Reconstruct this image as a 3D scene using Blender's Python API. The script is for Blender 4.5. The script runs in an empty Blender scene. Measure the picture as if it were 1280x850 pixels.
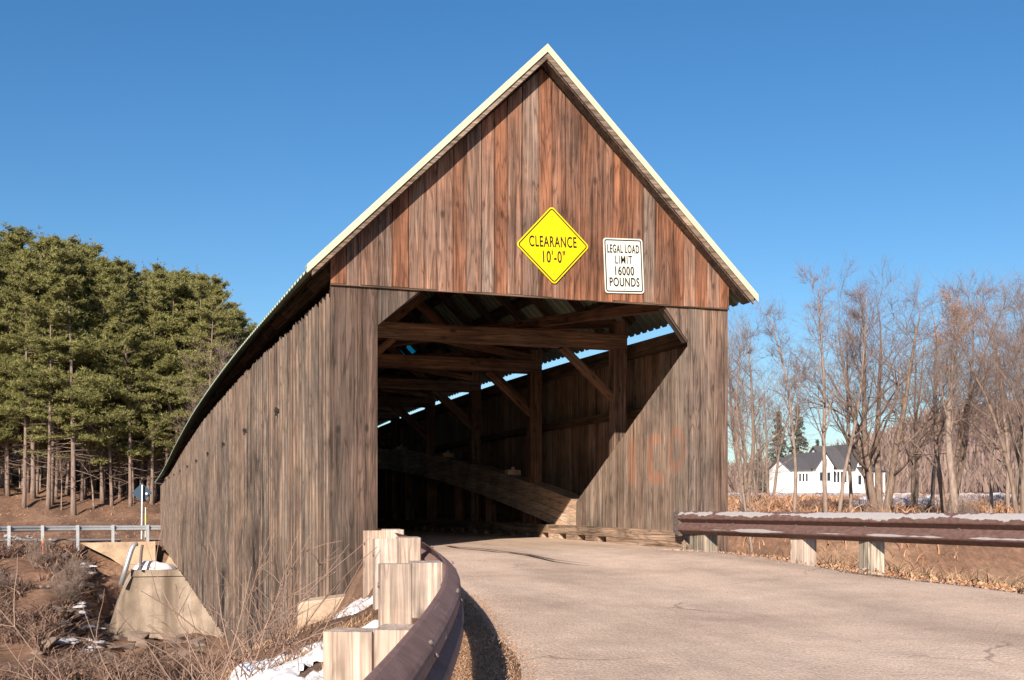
import bpy, bmesh, math, random
import numpy as np
from mathutils import Vector, Matrix, noise as mnoise
R = math.radians
random.seed(7); rng = np.random.default_rng(7)
scn = bpy.context.scene
col = scn.collection

# ------------------------------------------------------------------ camera, sky, sun
CAM = np.array([-2.518, -14.406, 0.519]); FPX = 1458.8; HOR = 639.2; PSI = 0.3277
cam = bpy.data.cameras.new('camera'); camo = bpy.data.objects.new('camera', cam); col.objects.link(camo)
camo.location = CAM; camo.rotation_euler = (R(90), 0, -PSI)
cam.sensor_width = 36; cam.lens = FPX / 1280 * 36; cam.shift_y = (HOR - 425) / 1280
cam.clip_end = 6000; cam.clip_start = .05
scn.camera = camo

SUN_AZ, SUN_EL = R(33.5), R(26)          # azimuth: left of the portal's own normal (-y)
to_sun = Vector((-math.sin(SUN_AZ)*math.cos(SUN_EL), -math.cos(SUN_AZ)*math.cos(SUN_EL), math.sin(SUN_EL)))
world = bpy.data.worlds.new('World'); scn.world = world; world.use_nodes = True
wn = world.node_tree; bg = wn.nodes['Background']
sky = wn.nodes.new('ShaderNodeTexSky'); sky.sky_type = 'NISHITA'; sky.sun_disc = False
sky.sun_elevation = SUN_EL; sky.sun_rotation = math.atan2(to_sun.x, to_sun.y)
sky.altitude = 300; sky.air_density = 1.05; sky.dust_density = .5; sky.ozone_density = 3.5
hs = wn.nodes.new('ShaderNodeHueSaturation'); hs.inputs['Hue'].default_value = .501; hs.inputs['Saturation'].default_value = 1.25; hs.inputs['Value'].default_value = .81
wn.links.new(sky.outputs[0], hs.inputs['Color']); wn.links.new(hs.outputs[0], bg.inputs[0]); bg.inputs[1].default_value = .092
sl = bpy.data.lights.new('sun', 'SUN'); sl.energy = 5.0; sl.angle = R(.5); sl.color = (1, .885, .765)
so = bpy.data.objects.new('sun', sl); col.objects.link(so); so.rotation_euler = to_sun.to_track_quat('Z', 'Y').to_euler()
so.location = (-20, -30, 30)
scn.view_settings.view_transform = 'Standard'; scn.view_settings.look = 'None'
scn.view_settings.exposure = .78; scn.view_settings.gamma = 1

# ------------------------------------------------------------------ helpers
sP, cP = math.sin(PSI), math.cos(PSI)
RV = np.array([cP, -sP, 0]); FV = np.array([sP, cP, 0])
def at(u, v, d):
    """world point seen in direction (u, v) of the survey photo at distance d"""
    return CAM + d*(FV + (u-640)/FPX*RV - np.array([0, 0, (v-HOR)/FPX]))
def xd(x, y):
    return (x-CAM[0])*cP - (y-CAM[1])*sP, (x-CAM[0])*sP + (y-CAM[1])*cP
def wxy(X, d):
    return CAM[0] + X*cP + d*sP, CAM[1] - X*sP + d*cP

def tag(o, label=None, cat=None, group=None, kind=None):
    if label: o['label'] = label
    if cat: o['category'] = cat
    if group: o['group'] = group
    if kind: o['kind'] = kind
    return o
def empty(name, loc=(0, 0, 0), rz=0):
    o = bpy.data.objects.new(name, None); col.objects.link(o); o.location = loc; o.rotation_euler = (0, 0, rz)
    o.empty_display_size = .2
    return o
def meshdata(name, V, F, mat=None, smooth=False):
    me = bpy.data.meshes.new(name); me.from_pydata([tuple(map(float, v)) for v in V], [], [tuple(int(i) for i in f) for f in F])
    if mat: me.materials.append(mat)
    if smooth: me.polygons.foreach_set('use_smooth', [True]*len(me.polygons))
    me.update(); return me
def obj(name, me, parent=None, loc=(0, 0, 0), rot=None, scale=None):
    o = bpy.data.objects.new(name, me); col.objects.link(o); o.location = loc
    if rot is not None: o.rotation_euler = rot
    if scale is not None: o.scale = scale
    if parent: o.parent = parent
    return o
def wobj(name, V, F, mat, parent=None, smooth=False, origin=None):
    """mesh from world-space vertices, origin at its centre; parents are assumed unrotated"""
    V = np.asarray(V, float)
    og = V.mean(0) if origin is None else np.asarray(origin, float)
    o = obj(name, meshdata(name, V-og, F, mat, smooth), None, og)
    if parent:
        o.parent = parent
        p = parent; off = np.zeros(3)
        while p: off += np.array(p.location); p = p.parent
        o.location = og - off
    return o
def fastmesh(name, V, F, mat, smooth=False):
    V = np.asarray(V, np.float32); F = np.asarray(F, np.int32); k = F.shape[1]
    me = bpy.data.meshes.new(name); me.vertices.add(len(V)); me.vertices.foreach_set('co', V.ravel())
    me.loops.add(F.size); me.loops.foreach_set('vertex_index', F.ravel())
    me.polygons.add(len(F)); me.polygons.foreach_set('loop_start', np.arange(0, F.size, k, dtype=np.int32))
    if mat: me.materials.append(mat)
    if smooth: me.polygons.foreach_set('use_smooth', np.ones(len(F), bool))
    me.update(calc_edges=True); me.validate(); return me
BOXF = [(0,3,2,1),(4,5,6,7),(0,1,5,4),(1,2,6,5),(2,3,7,6),(3,0,4,7)]
def boxv(x0, x1, y0, y1, z0, z1):
    return [(x0,y0,z0),(x1,y0,z0),(x1,y1,z0),(x0,y1,z0),(x0,y0,z1),(x1,y0,z1),(x1,y1,z1),(x0,y1,z1)]
def joinp(*parts):
    V = []; F = []
    for v, f in parts:
        n = len(V); V += [tuple(p) for p in v]; F += [tuple(i+n for i in q) for q in f]
    return V, F
def prism(poly, axis, a, b):
    """polygon in the plane across `axis` extruded from a to b (axis x: poly=(y,z); y: (x,z); z: (x,y))"""
    n = len(poly)
    def p(q, t): return {'x': (t, q[0], q[1]), 'y': (q[0], t, q[1]), 'z': (q[0], q[1], t)}[axis]
    V = [p(q, a) for q in poly] + [p(q, b) for q in poly]
    F = [tuple(range(n-1, -1, -1)), tuple(range(n, 2*n))] + [(i, (i+1) % n, n+(i+1) % n, n+i) for i in range(n)]
    return V, F
def clip(poly, f):
    """keep the side f(p) >= 0 of a convex polygon"""
    out = []
    for i, p in enumerate(poly):
        q = poly[(i+1) % len(poly)]; a, b = f(p), f(q)
        if a >= 0: out.append(p)
        if (a > 0 > b) or (a < 0 < b):
            t = a/(a-b); out.append((p[0]+(q[0]-p[0])*t, p[1]+(q[1]-p[1])*t))
    return out
def beam(name, P0, P1, w, h, mat, parent=None, up=(0, 0, 1), bevel=True):
    """timber from P0 to P1, local z along its length"""
    P0, P1 = Vector(P0), Vector(P1); L = (P1-P0).length; z = (P1-P0).normalized()
    x = Vector(up).cross(z)
    if x.length < 1e-4: x = Vector((1, 0, 0))
    x.normalize(); y = z.cross(x); M = Matrix((x, y, z)).transposed()
    c = min(w, h)*.06 if bevel else 0
    if c:
        pts = [(-w/2+c,-h/2),(w/2-c,-h/2),(w/2,-h/2+c),(w/2,h/2-c),(w/2-c,h/2),(-w/2+c,h/2),(-w/2,h/2-c),(-w/2,-h/2+c)]
    else: pts = [(-w/2,-h/2),(w/2,-h/2),(w/2,h/2),(-w/2,h/2)]
    V, F = prism(pts, 'z', -L/2, L/2)
    o = obj(name, meshdata(name, V, F, mat)); mid = (P0+P1)/2
    o.rotation_euler = M.to_euler()
    if parent: o.parent = parent; mid = mid - Vector(parent.location)
    o.location = mid
    return o
def tube(path, rad, n=6, cap=True):
    """swept ring mesh: path (k,3), rad scalar or list"""
    P = np.asarray(path, float); k = len(P); r = np.broadcast_to(np.asarray(rad, float), (k,))
    T = np.gradient(P, axis=0); T /= np.linalg.norm(T, axis=1)[:, None]+1e-9
    a = np.array([0, 0, 1.]) if abs(T[0][2]) < .9 else np.array([1., 0, 0])
    V = []; F = []
    for i in range(k):
        u = np.cross(a, T[i]); u /= np.linalg.norm(u)+1e-9; v = np.cross(T[i], u); a = np.cross(T[i], np.cross(a, T[i])) if True else a
        for j in range(n):
            t = 2*math.pi*j/n; V.append(P[i]+r[i]*(math.cos(t)*u+math.sin(t)*v))
    for i in range(k-1):
        for j in range(n):
            F.append((i*n+j, i*n+(j+1) % n, (i+1)*n+(j+1) % n, (i+1)*n+j))
    if cap: F += [tuple(range(n-1, -1, -1)), tuple(range((k-1)*n, k*n))]
    return V, F
def copy_tree(o, parent=None):
    c = o.copy(); col.objects.link(c); c.parent = parent
    for ch in list(o.children): copy_tree(ch, c)
    return c
def fbm(x, y, s, seed=0., oct=4):
    return mnoise.fractal(Vector((x*s+seed, y*s-seed, seed*.37)), 1., 2., oct)

# ------------------------------------------------------------------ materials
class NT:
    def __init__(self, name):
        self.m = bpy.data.materials.new(name); self.m.use_nodes = True
        self.t = self.m.node_tree; self.b = self.t.nodes['Principled BSDF']
        self.b.inputs['Specular IOR Level'].default_value = .25
    def n(self, typ, ins=None, **kw):
        nd = self.t.nodes.new('ShaderNode'+typ)
        for k, v in kw.items(): setattr(nd, k, v)
        for k, v in (ins or {}).items(): self.set(nd, k, v)
        return nd
    def set(self, nd, k, v):
        s = nd.inputs[k]
        if isinstance(v, bpy.types.NodeSocket): self.t.links.new(v, s)
        elif isinstance(v, bpy.types.Node): self.t.links.new(v.outputs[0], s)
        else:
            if isinstance(v, tuple) and len(v) == 3 and s.type == 'RGBA': v = (*v, 1)
            s.default_value = v
    def ramp(self, fac, stops):
        nd = self.n('ValToRGB', {0: fac}); e = nd.color_ramp.elements
        while len(e) < len(stops): e.new(.5)
        for el, (p, c) in zip(e, stops):
            el.position = p; el.color = (*c, 1) if len(c) == 3 else c
        return nd.outputs[0]
    def mix(self, fac, a, b, mode='MIX'):
        nd = self.n('MixRGB', {0: fac, 1: a, 2: b}, blend_type=mode); return nd.outputs[0]
    def math(self, op, a, b=0., c=None, clamp=False):
        nd = self.n('Math', {0: a, 1: b}, operation=op, use_clamp=clamp)
        if c is not None: self.set(nd, 2, c)
        return nd.outputs[0]
    def noise(self, vec, scale=5., detail=4., rough=.55, dist=0.):
        return self.n('TexNoise', {'Vector': vec, 'Scale': scale, 'Detail': detail, 'Roughness': rough, 'Distortion': dist}).outputs[0]
    def out(self, color, rough=.85, bump=None, bstr=.3, bdist=.02, metal=0.):
        self.set(self.b, 'Base Color', color); self.set(self.b, 'Roughness', rough); self.set(self.b, 'Metallic', metal)
        if bump is not None:
            bn = self.n('Bump', {'Height': bump, 'Strength': bstr, 'Distance': bdist}); self.set(self.b, 'Normal', bn)
        return self.m
def c3(c, k): return tuple(min(1, x*k) for x in c)

def wood(name, red, grey, axis='z', contrast=1., greymix=.5, knots=True, stain=None, streak=.5, rnd=.35):
    t = NT(name)
    oc = t.n('TexCoord').outputs['Object']; ri = t.n('ObjectInfo').outputs['Random']
    off = t.n('CombineXYZ', {0: t.math('MULTIPLY', ri, 41.), 1: t.math('MULTIPLY', ri, 17.3), 2: t.math('MULTIPLY', ri, 73.)})
    p = t.n('VectorMath', {0: oc, 1: off}, operation='ADD').outputs[0]
    def mp(a, l):
        s = {'z': (a, a, l), 'y': (a, l, a), 'x': (l, a, a)}[axis]
        return t.n('Mapping', {'Vector': p, 'Scale': s}).outputs[0]
    g1 = t.noise(mp(46, 1.1), 1., 6, .7, .6)
    g2 = t.noise(mp(7, .33), 1., 4, .6, 1.4)
    g3 = t.noise(mp(1.6, .5), 1., 3, .5)
    g4 = t.noise(mp(5.5, .42), 1., 2.5, .5, .25)
    rings = t.math('ABSOLUTE', t.math('SUBTRACT', t.math('FRACT', t.math('MULTIPLY', g4, 13.)), .5))
    vcol = t.n('TexVoronoi', {'Vector': mp(4.4, 2.3), 'Scale': 1., 'Randomness': 1.}).outputs['Color']
    vor = t.n('TexVoronoi', {'Vector': mp(4.4, 2.3), 'Scale': 1., 'Randomness': 1.}).outputs['Distance']
    kn = t.ramp(vor, [(.07, (1, 1, 1)), (.17, (0, 0, 0))])
    kn = t.math('MULTIPLY', kn, t.math('GREATER_THAN', t.n('SeparateColor', {0: vcol}).outputs[0], .35))
    gm = t.math('ADD', t.math('MULTIPLY', t.math('SUBTRACT', g3, .5), 2.2), t.math('ADD', greymix-.5, t.math('MULTIPLY', ri, 1.)), clamp=True)
    base = t.mix(gm, red, grey)
    v = t.math('ADD', t.math('MULTIPLY', g2, .42), t.math('MULTIPLY', g1, .58))
    val = t.ramp(v, [(.36, (.22, .2, .19)), (.45, (.68, .66, .64)), (.53, (1.05, 1.03, 1.), ), (.64, (1.75, 1.72, 1.68))])
    c = t.mix(min(1, contrast), base, t.mix(1., base, val, 'MULTIPLY'))
    c = t.mix(.75*min(1, contrast), c, t.mix(1., c, t.ramp(rings, [(.04, (.5, .47, .45)), (.16, (.98, .97, .96)), (.5, (1.12, 1.11, 1.1))]), 'MULTIPLY'))
    br = t.math('ADD', 1-rnd/2-.05, t.math('MULTIPLY', ri, rnd))
    c = t.mix(1., c, t.n('CombineXYZ', {0: br, 1: br, 2: br}).outputs[0], 'MULTIPLY')
    dk = t.ramp(g2, [(.28, (1, 1, 1)), (.40, (0, 0, 0))])
    c = t.mix(t.math('MULTIPLY', dk, streak), c, c3(red, .22))
    if knots: c = t.mix(t.math('MULTIPLY', kn, .8), c, c3(red, .2))
    bl = t.noise(t.n('NewGeometry').outputs['Position'], 1.1, 5, .65)
    c = t.mix(.8, c, t.mix(1., c, t.ramp(bl, [(.32, (.5, .5, .52)), (.5, (.98, .96, .95)), (.68, (1.35, 1.25, 1.15))]), 'MULTIPLY'))
    if stain:
        pos = t.n('SeparateXYZ', {0: t.n('NewGeometry').outputs['Position']})
        nz = t.noise(t.n('NewGeometry').outputs['Position'], 9., 4, .6)
        msum = 0.
        for (yc, zc, ry, rz, ring) in stain['marks']:
            dy = t.math('DIVIDE', t.math('SUBTRACT', pos.outputs[1], yc), ry); dz = t.math('DIVIDE', t.math('SUBTRACT', pos.outputs[2], zc), rz)
            if ring:
                e = t.math('SQRT', t.math('ADD', t.math('MULTIPLY', dy, dy), t.math('MULTIPLY', dz, dz)))
                m = t.math('SUBTRACT', 1., t.math('MULTIPLY', t.math('ABSOLUTE', t.math('SUBTRACT', e, .80)), 3.), clamp=True)
            else:
                p6 = t.math('ADD', t.math('POWER', t.math('ABSOLUTE', dy), 3.), t.math('POWER', t.math('ABSOLUTE', dz), 5.))
                m = t.math('SUBTRACT', 1.15, p6, clamp=True)
            msum = t.math('MAXIMUM', m, msum)
        msk = t.math('MULTIPLY', msum, t.math('MULTIPLY', nz, 1.25), clamp=True)
        c = t.mix(msk, c, t.mix(1., stain['col'], val, 'MULTIPLY'))
    return t.out(c, .86, t.math('ADD', g1, t.math('MULTIPLY', g2, .7)), .55, .012)

WR = (.27, .115, .07); WG = (.19, .145, .115)
M = {}
M['gable'] = wood('gable_wood', (.265, .122, .072), (.165, .122, .1), greymix=.4, rnd=.55)
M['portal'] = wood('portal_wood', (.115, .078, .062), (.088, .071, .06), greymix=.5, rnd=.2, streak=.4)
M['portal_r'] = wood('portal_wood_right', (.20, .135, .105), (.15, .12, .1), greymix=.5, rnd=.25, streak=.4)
M['return'] = wood('return_wood', (.285, .205, .16), (.24, .195, .162), greymix=.55, rnd=.3, streak=.45, knots=False,
    stain={'col': (.36, .17, .11), 'marks': [(.35, 1.39, .25, .33, True), (1.2, 1.3, .13, .38, False), (1.0, 1.0, .26, .09, False), (1.02, 1.57, .2, .08, False), (1.85, 1.29, .17, .4, False)]})
M['siding'] = wood('siding_wood', (.235, .165, .127), (.158, .132, .112), greymix=.5, rnd=.26, streak=.6, contrast=.85)
M['batten'] = wood('batten_wood', (.26, .185, .143), (.175, .147, .125), greymix=.5, rnd=.28, streak=.6, contrast=.85, knots=False)
M['inner'] = wood('inner_wood', (.33, .21, .145), (.26, .195, .15), greymix=.4, rnd=.5)
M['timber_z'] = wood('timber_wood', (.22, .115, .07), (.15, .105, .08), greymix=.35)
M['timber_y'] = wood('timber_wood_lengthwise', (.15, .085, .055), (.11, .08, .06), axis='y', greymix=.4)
M['arch'] = wood('arch_wood', (.62, .44, .32), (.54, .42, .33), axis='y', greymix=.45, knots=False, contrast=.55, streak=.2)
M['curb'] = wood('curb_wood', (.38, .27, .2), (.31, .245, .195), axis='y', greymix=.5, knots=False)
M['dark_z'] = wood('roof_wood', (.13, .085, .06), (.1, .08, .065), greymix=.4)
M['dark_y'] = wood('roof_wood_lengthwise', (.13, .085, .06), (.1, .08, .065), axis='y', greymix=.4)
M['fascia'] = wood('fascia_wood', (.22, .16, .12), (.2, .165, .14), axis='x', greymix=.5)
M['post'] = wood('post_wood', (.56, .43, .34), (.44, .375, .325), greymix=.4, rnd=.25, streak=.3, knots=True, contrast=.6)
M['postgrey'] = wood('grey_post_wood', (.36, .32, .26), (.33, .31, .27), greymix=.5, rnd=.25, streak=.3, knots=False)

def simple(name, col_, rough=.6, metal=0., ns=0., scale=8., bump=0.):
    t = NT(name); pos = t.n('TexCoord').outputs['Object']
    n = t.noise(pos, scale, 5, .6)
    c = t.mix(n, c3(col_, 1-ns), c3(col_, 1+ns))
    return t.out(c, rough, n if bump else None, bump, .02, metal)
M['rooftrim'] = simple('cream_green_trim', (.54, .52, .36), .45, 0, .08, 3)
M['roofmetal'] = simple('green_roof_metal', (.30, .36, .27), .45, .0, .15, 2)
M['galv'] = simple('galvanised_steel', (.48, .49, .50), .42, .6, .18, 6)
M['galvbolt'] = simple('dull_bolt_steel', (.15, .12, .11), .7, .3, .3, 30)
M['iron'] = simple('black_iron', (.03, .026, .024), .7, .3, .3, 20)
M['yellow'] = simple('sign_yellow', (.74, .53, .003), .38, 0, .03, 12)
M['signwhite'] = simple('sign_white', (.6, .6, .53), .4, 0, .04, 10)
M['black'] = simple('sign_black', (.012, .012, .012), .45)
M['signback'] = simple('sign_back_blue_grey', (.045, .075, .11), .5, .1, .1, 6)
M['orange'] = simple('orange_stake_paint', (.8, .22, .1), .6, 0, .1)
M['lime'] = simple('lime_stake_paint', (.5, .62, .2), .6, 0, .1)
M['whitepaint'] = simple('white_clapboard', (.78, .77, .74), .6, 0, .04, 1)
M['shingle'] = simple('dark_shingle', (.09, .085, .09), .85, 0, .3, 3, .2)
M['glass'] = simple('window_glass', (.03, .035, .045), .12)

def teal(name, colr):
    t = NT(name); t.t.nodes.remove(t.b)
    out = [n for n in t.t.nodes if n.type == 'OUTPUT_MATERIAL'][0]
    a = t.n('BsdfTranslucent', {'Color': (*colr, 1)}); b = t.n('BsdfDiffuse', {'Color': (*c3(colr, .5), 1)})
    m = t.n('MixShader', {0: .2, 1: a, 2: b}); t.t.links.new(m.outputs[0], out.inputs[0]); return t.m
M['teal'] = teal('teal_fibreglass', (.12, .85, .9)); M['paleplas'] = teal('grey_fibreglass', (.22, .23, .21))

def concrete(name, colr, streaks=True, bump=.4):
    t = NT(name); g = t.n('NewGeometry').outputs['Position']
    n1 = t.noise(g, 1.1, 6, .62); n2 = t.noise(g, 14, 5, .7)
    st = t.noise(t.n('Mapping', {'Vector': g, 'Scale': (.85, .85, .1)}).outputs[0], 1., 4, .55, .3)
    c = t.ramp(n1, [(.3, c3(colr, .62)), (.55, colr), (.75, c3(colr, 1.25))])
    if streaks:
        c = t.mix(t.ramp(st, [(.35, (1, 1, 1)), (.52, (0, 0, 0))]), c, (colr[0]*.36, colr[1]*.34, colr[2]*.32))
        c = t.mix(t.ramp(st, [(.56, (0, 0, 0)), (.68, (.6, .6, .6))]), c, (.66, .6, .54))
    c = t.mix(.35, c, t.mix(1., c, t.ramp(n2, [(.3, (.5, .5, .5)), (.7, (1.3, 1.3, 1.3))]), 'MULTIPLY'))
    return t.out(c, .9, t.math('ADD', n1, n2), bump, .02)
M['abut'] = concrete('stained_concrete', (.40, .315, .24))
M['abut2'] = concrete('tan_concrete', (.50, .36, .24), False)
M['block'] = concrete('block_concrete', (.48, .36, .26), False)
M['rock'] = concrete('brown_stone', (.22, .165, .13), False, .6)
M['rockpale'] = concrete('pale_stone', (.55, .44, .38), False, .5)
M['rockgrey'] = concrete('grey_stone', (.36, .37, .37), False, .5)

def road_mat():
    t = NT('worn_pavement'); g = t.n('NewGeometry').outputs['Position']
    n1 = t.noise(g, .45, 5, .6); n2 = t.noise(g, 3.2, 5, .65); n3 = t.noise(g, 75, 3, .7)
    vo = t.n('TexVoronoi', {'Vector': g, 'Scale': 46.}).outputs['Distance']
    c = t.ramp(n1, [(.3, (.41, .295, .225)), (.5, (.52, .39, .30)), (.72, (.59, .45, .35))])
    c = t.mix(.4, c, t.mix(1., c, t.ramp(n2, [(.3, (.66, .65, .64)), (.7, (1.25, 1.24, 1.22))]), 'MULTIPLY'))
    c = t.mix(.62, c, t.mix(1., c, t.ramp(n3, [(.33, (.5, .5, .5)), (.66, (1.5, 1.5, 1.5))]), 'MULTIPLY'))
    tr = t.noise(t.n('Mapping', {'Vector': g, 'Scale': (1.1, .16, 1.)}).outputs[0], 1., 4, .55)
    c = t.mix(.55, c, t.mix(1., c, t.ramp(tr, [(.35, (.68, .67, .66)), (.5, (1, 1, 1)), (.65, (1.2, 1.18, 1.15))]), 'MULTIPLY'))
    # cracks with a shape of their own
    dn = t.n('VectorMath', {0: g, 1: t.n('TexNoise', {'Vector': g, 'Scale': 1.3, 'Detail': 5.}).outputs['Color']}, operation='ADD').outputs[0]
    ve = t.n('TexVoronoi', {'Vector': dn, 'Scale': .33}, feature='DISTANCE_TO_EDGE').outputs['Distance']
    brk = t.ramp(t.noise(g, .8, 3), [(.5, (0, 0, 0)), (.6, (1, 1, 1))])
    ck = t.math('MULTIPLY', t.ramp(ve, [(.002, (1, 1, 1)), (.007, (0, 0, 0))]), brk)
    c = t.mix(t.math('MULTIPLY', ck, .6), c, (.12, .085, .065))
    h = t.math('ADD', t.math('MULTIPLY', n3, .6), t.math('ADD', vo, n2))
    return t.out(c, .92, h, .55, .012)
M['road'] = road_mat()

def ground_mat():
    t = NT('leaf_litter_ground'); g = t.n('NewGeometry').outputs['Position']
    n1 = t.noise(g, .35, 6, .65); n2 = t.noise(g, 4, 6, .7); n3 = t.noise(g, 30, 4, .7)
    c = t.ramp(n1, [(.3, (.125, .078, .055)), (.5, (.215, .122, .078)), (.7, (.30, .19, .125))])
    c = t.mix(.75, c, t.mix(1., c, t.ramp(n2, [(.3, (.45, .45, .45)), (.7, (1.45, 1.4, 1.35))]), 'MULTIPLY'))
    c = t.mix(.6, c, t.mix(1., c, t.ramp(n3, [(.3, (.5, .5, .5)), (.7, (1.5, 1.5, 1.5))]), 'MULTIPLY'))
    return t.out(c, .95, t.math('ADD', n2, n3), .8, .05)
M['ground'] = ground_mat()
def snow_mat():
    t = NT('old_snow'); g = t.n('NewGeometry').outputs['Position']
    n = t.noise(g, 9, 5, .6); n2 = t.noise(g, 2., 4, .6)
    c = t.mix(t.ramp(n2, [(.55, (0, 0, 0)), (.75, (1, 1, 1))]), (.6, .59, .6), (.40, .35, .31))
    return t.out(c, .7, n, .3, .02)
M['snow'] = snow_mat()
def stem_mat(name, a, b, rough=.9):
    t = NT(name); g = t.n('NewGeometry')
    c = t.mix(g.outputs['Random Per Island'], a, b); return t.out(c, rough)
M['drygrass'] = stem_mat('dry_grass', (.25, .135, .07), (.58, .39, .24))
M['brush'] = stem_mat('brown_brush', (.125, .075, .055), (.29, .19, .14))
M['needle_litter'] = stem_mat('fallen_needles', (.30, .15, .08), (.55, .36, .22))
M['leaf'] = stem_mat('fallen_leaves', (.26, .12, .06), (.55, .33, .2))
M['twig'] = stem_mat('bramble_stem', (.20, .125, .095), (.36, .25, .19))
M['needles'] = stem_mat('pine_needles', (.082, .09, .027), (.275, .25, .085), .6)
M['spruce'] = stem_mat('spruce_needles', (.05, .07, .055), (.10, .125, .095), .7)
M['beech'] = stem_mat('dead_beech_leaves', (.30, .15, .08), (.46, .25, .14), .8)
M['hillwood'] = stem_mat('hillside_wood', (.14, .095, .08), (.27, .19, .155))
def bark(name, a, b, sz=(9, 9, 1.6)):
    t = NT(name); p = t.n('TexCoord').outputs['Object']
    n = t.noise(t.n('Mapping', {'Vector': p, 'Scale': sz}).outputs[0], 1., 5, .65, .4)
    c = t.ramp(n, [(.32, a), (.68, b)])
    return t.out(c, .92, n, .6, .03)
M['pinebark'] = bark('pine_bark', (.12, .085, .07), (.30, .22, .175))
M['bark'] = bark('grey_bark', (.12, .085, .065), (.29, .21, .16))
M['barklight'] = bark('light_bark', (.17, .125, .1), (.36, .27, .215))
def hill_mat():
    t = NT('wooded_hill'); g = t.n('NewGeometry').outputs['Position']
    n = t.noise(g, .05, 6, .7); n2 = t.noise(g, .012, 4, .6)
    c = t.ramp(n, [(.3, (.11, .075, .07)), (.6, (.19, .125, .105)), (.75, (.27, .19, .16))])
    c = t.mix(t.ramp(n2, [(.58, (0, 0, 0)), (.66, (1, 1, 1))]), c, (.08, .085, .06))
    return t.out(c, .95, n, .6, 2.)
M['hill'] = hill_mat()
def rail_mat(name, paint):
    """brown rusted rail; paint = amount of white paint still on the humps (local attribute-free: by profile height)"""
    t = NT(name); a = t.n('Attribute', attribute_name='profile'); u = t.n('Attribute', attribute_name='run')
    g = t.n('CombineXYZ', {0: u.outputs['Fac'], 1: t.math('MULTIPLY', a.outputs['Fac'], .6), 2: 0.}).outputs[0]
    n1 = t.noise(g, 3.2, 5, .6); n2 = t.noise(g, 14, 4, .6); n3 = t.noise(g, .9, 3, .5)
    c = t.ramp(n2, [(.3, (.10, .058, .05)), (.7, (.185, .112, .098))])
    f = a.outputs['Fac']                     # 0 bottom edge ... 1 top edge
    if paint:
        up = t.math('SUBTRACT', 1., t.math('ABSOLUTE', t.math('DIVIDE', t.math('SUBTRACT', f, .9), .13)))
        m1 = t.math('ADD', up, t.math('ADD', t.math('MULTIPLY', t.math('SUBTRACT', n1, .5), 2.6), t.math('MULTIPLY', t.math('SUBTRACT', n2, .5), 1.2)))
        m1 = t.math('ADD', m1, t.math('MULTIPLY', t.math('SUBTRACT', n3, .54), 4.)); m1 = t.ramp(m1, [(.24, (0, 0, 0)), (.28, (1, 1, 1))])
        lo = t.math('SUBTRACT', 1., t.math('ABSOLUTE', t.math('DIVIDE', t.math('SUBTRACT', f, .24), .085)))
        m2 = t.math('ADD', t.math('MULTIPLY', lo, .8), t.math('ADD', t.math('MULTIPLY', t.math('SUBTRACT', n3, .56), 5.), t.math('MULTIPLY', t.math('SUBTRACT', n1, .5), .8)))
        m2 = t.math('MULTIPLY', t.ramp(m2, [(.25, (0, 0, 0)), (.32, (1, 1, 1))]), t.ramp(lo, [(0., (0, 0, 0)), (.12, (1, 1, 1))]))
        c = t.mix(t.math('MAXIMUM', m1, m2), c, t.mix(n2, (.30, .275, .29), (.44, .41, .385)))
        return t.out(c, .6, n2, .3, .01)
    m = t.ramp(t.math('MULTIPLY', n1, n3), [(.40, (0, 0, 0)), (.42, (1, 1, 1))])
    c = t.mix(.45, c, (.33, .2, .17))
    c = t.mix(t.ramp(n1, [(.52, (0, 0, 0)), (.66, (.75, .75, .75))]), c, (.15, .085, .065))
    sc_ = t.noise(t.n('CombineXYZ', {0: t.math('MULTIPLY', u.outputs['Fac'], .5), 1: t.math('MULTIPLY', f, 22.), 2: 3.}).outputs[0], 2., 4, .7)
    c = t.mix(t.ramp(sc_, [(.62, (0, 0, 0)), (.7, (.6, .6, .6))]), c, (.48, .37, .33))
    c = t.mix(m, c, (.6, .62, .66))
    return t.out(c, .78, t.math('ADD', n2, n1), .22, .02)
M['railpaint'] = rail_mat('peeling_rail', True); M['railbrown'] = rail_mat('brown_rail', False)

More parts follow.
